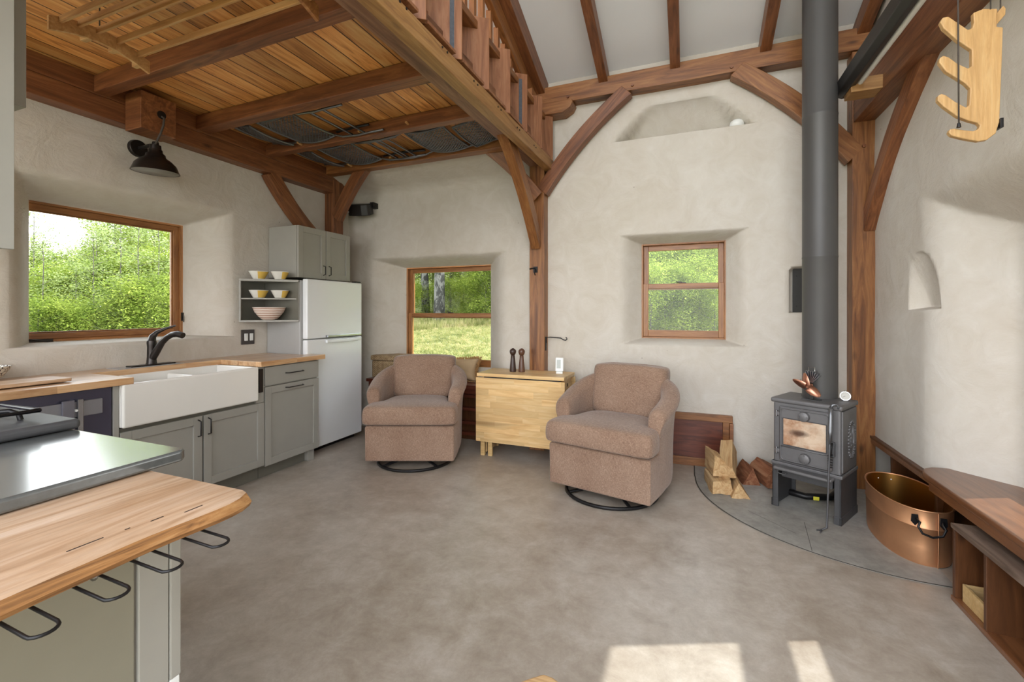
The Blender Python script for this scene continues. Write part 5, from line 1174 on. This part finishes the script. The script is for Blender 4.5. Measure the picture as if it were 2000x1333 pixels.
# low live-edge table in the foreground, only its far corner in view
t = thing('live_edge_table', 'pale rough-edged wooden table corner at the bottom edge', 'table', (-.3, .75, 0))
bm = bmesh.new(); pts = [(-.42, .86), (-.395, 1.0), (-.36, 1.035), (-.335, 1.058), (-.31, 1.056), (-.28, 1.043), (-.25, 1.043), (-.2, 1.02), (-.12, 1.0), (0, .9), (.05, .6), (-.35, .4), (-.5, .6)]
prism(bm, pts, .36, .40); finish('table_top', bm, M['log_bark'], t, bev=.006)
for x, y in ((-.36, .85), (-.08, .85), (-.35, .55), (-.08, .6)):
    bm = bmesh.new(); cyl(bm, (x, y, 0), (x, y, .36), .018, .025, 16); finish('leg', bm, M['birch_pale'], t, smooth=True, ang=40)
# ================================================================ PROJECTOR SCREEN and BAMBOO RACK BRACKET
s = thing('projector_screen', 'dark projector screen case with white roll along the right beam', 'projector screen', (.96, 2.5, 2.75))
bm = bmesh.new(); prism(bm, [(.905, .025), (.92, -.03), (.955, -.052), (.985, -.045), (.99, .045), (.93, .055)], -3.60, 1.0, Matrix.Translation((0, 0, 2.775)) @ MXZ(0)); finish('case', bm, M['blackp'], s, bev=.004)
bm = bmesh.new(); cyl(bm, (1.008, 3.58, 2.745), (1.008, -1.0, 2.745), .016, .016, 20); finish('screen_roll', bm, M['screen_fab'], s, smooth=True, ang=40)
bm = bmesh.new(); tube(bm, [(1.0+.018*math.cos(k*.5), 3.595, 2.738+.018*math.sin(k*.5)) for k in range(12)], .003, 6, True); finish('end_ring', bm, M['black'], s)
bx('mounting_block', (.96, 1.13, 3.42, 3.56, 2.69, 2.775), M['timber_pale'], s)
r = thing('bamboo_bracket', 'notched bamboo rack bracket hanging from cords at the upper right', 'bracket', (.87, 1.9, 1.9))
y_ = 1.9
from_px = lambda u, v: None
def ray(u, v, Y=1.9):
    S_, C_ = math.sin(YAW), math.cos(YAW); a_ = (u-1000)/870; X_, Yd, Zd = -S_+a_*C_, C_+a_*S_, (608-v)/870; k = Y/Yd; return (X_*k, 1.3+Zd*k)
outl = [(1898, 28), (1918, 20), (1945, 20), (1944, 55), (1956, 56), (1954, 120), (1951, 190), (1949, 240), (1942, 262), (1925, 275), (1908, 278), (1880, 273), (1856, 267), (1850, 261), (1853, 254), (1862, 253), (1880, 256), (1898, 258), (1908, 254), (1911, 247), (1906, 242), (1890, 238), (1868, 230), (1840, 210), (1829, 199), (1829, 190), (1836, 185), (1845, 188), (1862, 200), (1884, 212), (1890, 208), (1892, 175), (1882, 165), (1845, 142), (1832, 125), (1833, 116), (1840, 111), (1850, 114), (1868, 127), (1888, 136), (1895, 132), (1895, 100), (1868, 82), (1840, 58), (1834, 46), (1839, 37), (1850, 35), (1866, 46), (1888, 61), (1896, 58), (1899, 48)]
bm = bmesh.new(); prism(bm, [ray(u, v) for u, v in outl], -.009, .009, MXZ(1.9)); finish('notched_board', bm, M['bamboo'], r, bev=.003, seg=3)
def cordp(nm, pts, rad=.0018):
    bm = bmesh.new(); tube(bm, pts, rad, 6); finish(nm, bm, M['cord'], r, smooth=True)
x1c, z1c = ray(1866, 250); x2c, z2c = ray(1864, -60); cordp('cord', [(x1c, 1.88, z1c), (x2c, 1.88, z2c), (x2c, 1.88, 3.6)], .0022)
x1c, z1c = ray(1931, 22); cordp('cord', [(x1c, 1.89, z1c), (x1c, 1.89, 3.6)]); x1c, z1c = ray(1954, 18); cordp('cord', [(x1c, 1.9, z1c-.03), (x1c, 1.9, 3.6)])
x1c, z1c = ray(1866, 252); bm = bmesh.new(); cyl(bm, (x1c, 1.88, z1c-.003), (x1c, 1.88, z1c+.011), .006, .004, 12); finish('cord_stop', bm, M['black'], r, smooth=True, ang=40)
bm = bmesh.new(); a_, b_ = ray(1945, 45), ray(1962, 14); 
prism(bm, [ray(1938, 36), ray(1958, 12), ray(1963, 18), ray(1962, 30), ray(1945, 50)], -.02, .02, MXZ(1.915)); finish('cross_bar', bm, M['bamboo'], r, bev=.002)
x1c, z1c = ray(1950, 243); bx('clip', (x1c-.002, x1c+.006, 1.885, 1.915, z1c-.015, z1c+.015), M['black'], r, bev=.001)
# ================================================================ OUTDOORS
def gz(x, y):
    z = -.15
    if y > 4.5: z += min(max(0, (y-5.5))*.105, 1.25)
    far = max(0, (y-24-max(0, -x-14)*.9)); z += min(far*.9, 16)
    return z+.06*noise.noise(Vector((x*.5, y*.5, 0)))
bm = bmesh.new(); xs = [-60+i*1.0 for i in range(101)]; ysg = [-12+i*1.0 for i in range(76)]; g = {}
for i, x in enumerate(xs):
    for j, y in enumerate(ysg): g[i, j] = bm.verts.new((x, y, gz(x, y)-.02))
for i in range(len(xs)-1):
    for j in range(len(ysg)-1):
        if xs[i] >= -4.01 and xs[i+1] <= 2.01 and ysg[j] >= -2.01 and ysg[j+1] <= 4.01: continue
        bm.faces.new((g[i, j], g[i+1, j], g[i+1, j+1], g[i, j+1]))
o = finish('ground', bm, M['ground'], smooth=True, kind='structure')
rr = random.Random(11)
bm = bmesh.new()
for k in range(26000):
    D = 7+rr.random()**.8*13; a_ = rr.uniform(-.30, .0); x, y = D*(-.3683+a_*.93), D*(.93+a_*.368); z = gz(x, y)
    tall = D > 15.5; h_ = rr.uniform(.12, .35) if tall else rr.uniform(.02, .07); b_ = rr.uniform(0, PI); wv = .012 if tall else .014; l_ = rr.uniform(-.05, .05)
    c1, s1 = math.cos(b_)*wv, math.sin(b_)*wv
    bm.faces.new([bm.verts.new(p) for p in ((x-c1, y-s1, z-.02), (x+c1, y+s1, z-.02), (x+l_, y+l_, z+h_))])
me_g = finish('meadow_grass', bm, M['grass']); tag(me_g, 'sunlit rough meadow grass beyond the lower window', 'grass', kind='stuff')
def leaves(bm, c, R, n, size, rr, sq=.7):
    for _ in range(n):
        d = Vector((rr.gauss(0, 1), rr.gauss(0, 1), rr.gauss(0, 1))).normalized()*(rr.random()**.45); p = c+Vector((d.x*R, d.y*R, d.z*R*sq))
        a = Vector((rr.uniform(-1, 1), rr.uniform(-1, 1), rr.uniform(-.5, .3))).normalized()*size*rr.uniform(.6, 1.3); b = a.cross(Vector((rr.uniform(-.4, .4), rr.uniform(-.4, .4), 1))).normalized()*a.length*.55
        bm.faces.new([bm.verts.new(q) for q in (p, p+a*.5+b*.5, p+a, p+a*.5-b*.5)])
def tree_proto(name, H, cr, nb, nl, size, seed, trunk_r, label, cat, lm, group, crown0=.3, bark='bark', spread=1., bole=0):
    rr = random.Random(seed); t = thing(name, label, cat, (0, 0, 0), group)
    bt = bmesh.new(); bl = bmesh.new(); pts = []; x = y = 0
    for i in range(9):
        pts.append((x, y, -.3+(H+.3)*i/8)); x += rr.uniform(-.05, .05)*H*.12; y += rr.uniform(-.05, .05)*H*.12
    tube(bt, pts, [trunk_r*(1-.75*i/8) for i in range(9)], 8)
    for b in range(nb):
        z = H*(crown0+(1-crown0)*(b+.5)/nb); k = min(7, int(z/H*8)); base = Vector(pts[k]).lerp(Vector(pts[k+1]), max(0, min(1, z/H*8-k)))
        an = b*2.4+rr.uniform(-.4, .4); L_ = cr*(1-.55*(b/nb))*rr.uniform(.7, 1.1); e_ = base+Vector((math.cos(an)*L_, math.sin(an)*L_, L_*rr.uniform(.15, .5)))
        mid = base.lerp(e_, .5)+Vector((0, 0, .08*L_)); tube(bt, [base, mid, e_], [trunk_r*.28, trunk_r*.18, trunk_r*.06], 5)
        for q in (.35, .6, .8, 1.0):
            leaves(bl, base.lerp(e_, q)+Vector((rr.uniform(-.1, .1), rr.uniform(-.1, .1), .06)), cr*.30*spread*rr.uniform(.7, 1.2), nl//(nb*4), size, rr)
    leaves(bl, Vector(pts[-1]), cr*.35, nl//nb, size, rr)
    finish('trunk', bt, M[bark], t, smooth=True); fo = finish('foliage', bl, lm, t); fo['kind'] = 'stuff'
    return t
def copy_tree(o, loc, rz, s, label=None, group=None):
    c = o.copy(); C.objects.link(c); c.location = loc; c.rotation_euler = (0, 0, rz); c.scale = (s, s, s)
    if label: c['label'] = label
    if group: c['group'] = group
    for ch in o.children:
        d = ch.copy(); C.objects.link(d); d.parent = c
    return c
TA = tree_proto('forest_tree', 6.5, 1.9, 26, 13000, .095, 1, .07, 'tall leafy tree in the green woods outside the sink window', 'tree', M['leaf'], 'trees outside the sink window', .12)
TB = tree_proto('sapling', 4.2, 1.1, 16, 2400, .075, 2, .03, 'thin loose-leaved sapling outside the sink window', 'tree', M['leaf2'], 'saplings outside the sink window', .15)
TC = tree_proto('shrub', 1.9, 1.15, 22, 14000, .052, 3, .03, 'low bright green shrub outside the sink window', 'shrub', M['leaf'], 'shrubs outside the sink window', .02, spread=1.3)
TD = tree_proto('old_tree', 9, 2.6, 20, 9000, .14, 4, .21, 'thick pale mottled trunk at the meadow edge', 'tree', M['leaf'], None, .42, 'barkw')
def place(u, D): a_ = (u-1000)/870; x, y = D*(-.3683+a_*.93), D*(.93+a_*.368); return x, y
used = {}
def put(P_, u, D, s, dz=0, label=None, group=None):
    x, y = place(u, D); loc = (x, y, gz(x, y)+dz)
    if P_.name not in used:
        used[P_.name] = 1; P_.location = loc; P_.scale = (s, s, s); P_.rotation_euler = (0, 0, rr.uniform(0, 6)); 
        if label: P_['label'] = label
        if group: P_['group'] = group
        return P_
    return copy_tree(P_, loc, rr.uniform(0, 6), s, label, group)
# woods outside the sink window
for u, D, s in ((225, 15, .80), (255, 18, 1.0), (300, 14, .72), (345, 17, .92), (210, 24, 1.05), (285, 25, 1.25), (380, 22, 1.2), (330, 28, 1.4)): put(TA, u, D, s)
for u, D, s in ((80, 15, .62), (130, 22, .72), (60, 22, .95), (170, 17, .66), (105, 30, .9), (160, 32, 1.0), (200, 30, 1.2)): put(TA, u, D, s*.72)
for u, D, s in ((85, 9.5, .70), (150, 10, .58), (185, 9, .70), (232, 9.5, .82), (268, 8.8, .75), (118, 14, .72), (62, 12, .95), (190, 13, .85), (310, 10, .78)): put(TB, u, D, s)
for u, D, s in ((75, 8.2, .80), (110, 8.6, .75), (150, 9, .80), (190, 8.4, .72), (235, 8.8, .86), (280, 8.6, .98), (320, 9, 1.0), (345, 8.2, .9), (95, 11, 1.15), (140, 12, 1.2), (185, 11.5, 1.2), (230, 12, 1.25), (275, 12, 1.3), (320, 12.5, 1.35), (120, 15, 1.4), (60, 14, 1.5), (200, 15, 1.5), (260, 16, 1.6)): put(TC, u, D, s)
# meadow edge and woods beyond the lower back window
lbl = ('thick grey mottled trunk at the meadow edge, seen in the lower window', 'pale split trunk left of the mottled one at the meadow edge', 'dark trunk at the right side of the lower window view')
for (u, D, s, lb, bk_) in ((857, 17.5, 1.15, lbl[0], 0), (833, 19.0, .95, lbl[1], 0), (935, 19, .75, lbl[2], 1), ):
    o = put(TD, u, D, s, 0, lb)
g2 = 'trees beyond the meadow'
for u, D, s in ((800, 22, 1.2), (845, 24, 1.3), (880, 22, 1.1), (915, 25, 1.3), (955, 21, 1.1), (985, 23, 1.2), (770, 24, 1.3), (900, 29, 1.5), (830, 30, 1.5), (940, 31, 1.6)):
    put(TA, u, D, s, 0, 'leafy tree in the woods behind the meadow, lower window view', g2)
for u, D, s in ((800, 18.5, .8), (825, 19, .7), (880, 19, .75), (905, 20, .8), (948, 17.2, 1.15), (965, 17.6, 1.3), (925, 18.6, .8), (860, 20, .8), (985, 17, 1.2)):
    put(TC, u, D, s, 0, 'green bush along the meadow edge, lower window view', 'bushes along the meadow edge')
g3 = 'trees behind the small window'
for u, D, s in ((1265, 17, .9), (1295, 20, 1.1), (1330, 18, .95), (1365, 21, 1.2), (1400, 18, 1.0), (1425, 22, 1.2), (1250, 24, 1.3), (1310, 27, 1.5), (1385, 27, 1.5), (1345, 24, 1.3)):
    put(TA, u, D, s, -.4, 'leafy tree in the woods behind the small square window', g3)
for u, D, s in ((1270, 11, .95), (1300, 12, 1.0), (1335, 11.5, .9), (1365, 12.5, 1.05), (1395, 11.2, .8), (1285, 14.5, 1.2), (1320, 15, 1.3), (1355, 15, 1.2), (1390, 15, 1.3), (1415, 13, 1.0), (1250, 13, 1.1)):
    put(TC, u, D, s, -.1, 'green bush behind the small square window', 'bushes behind the small window')
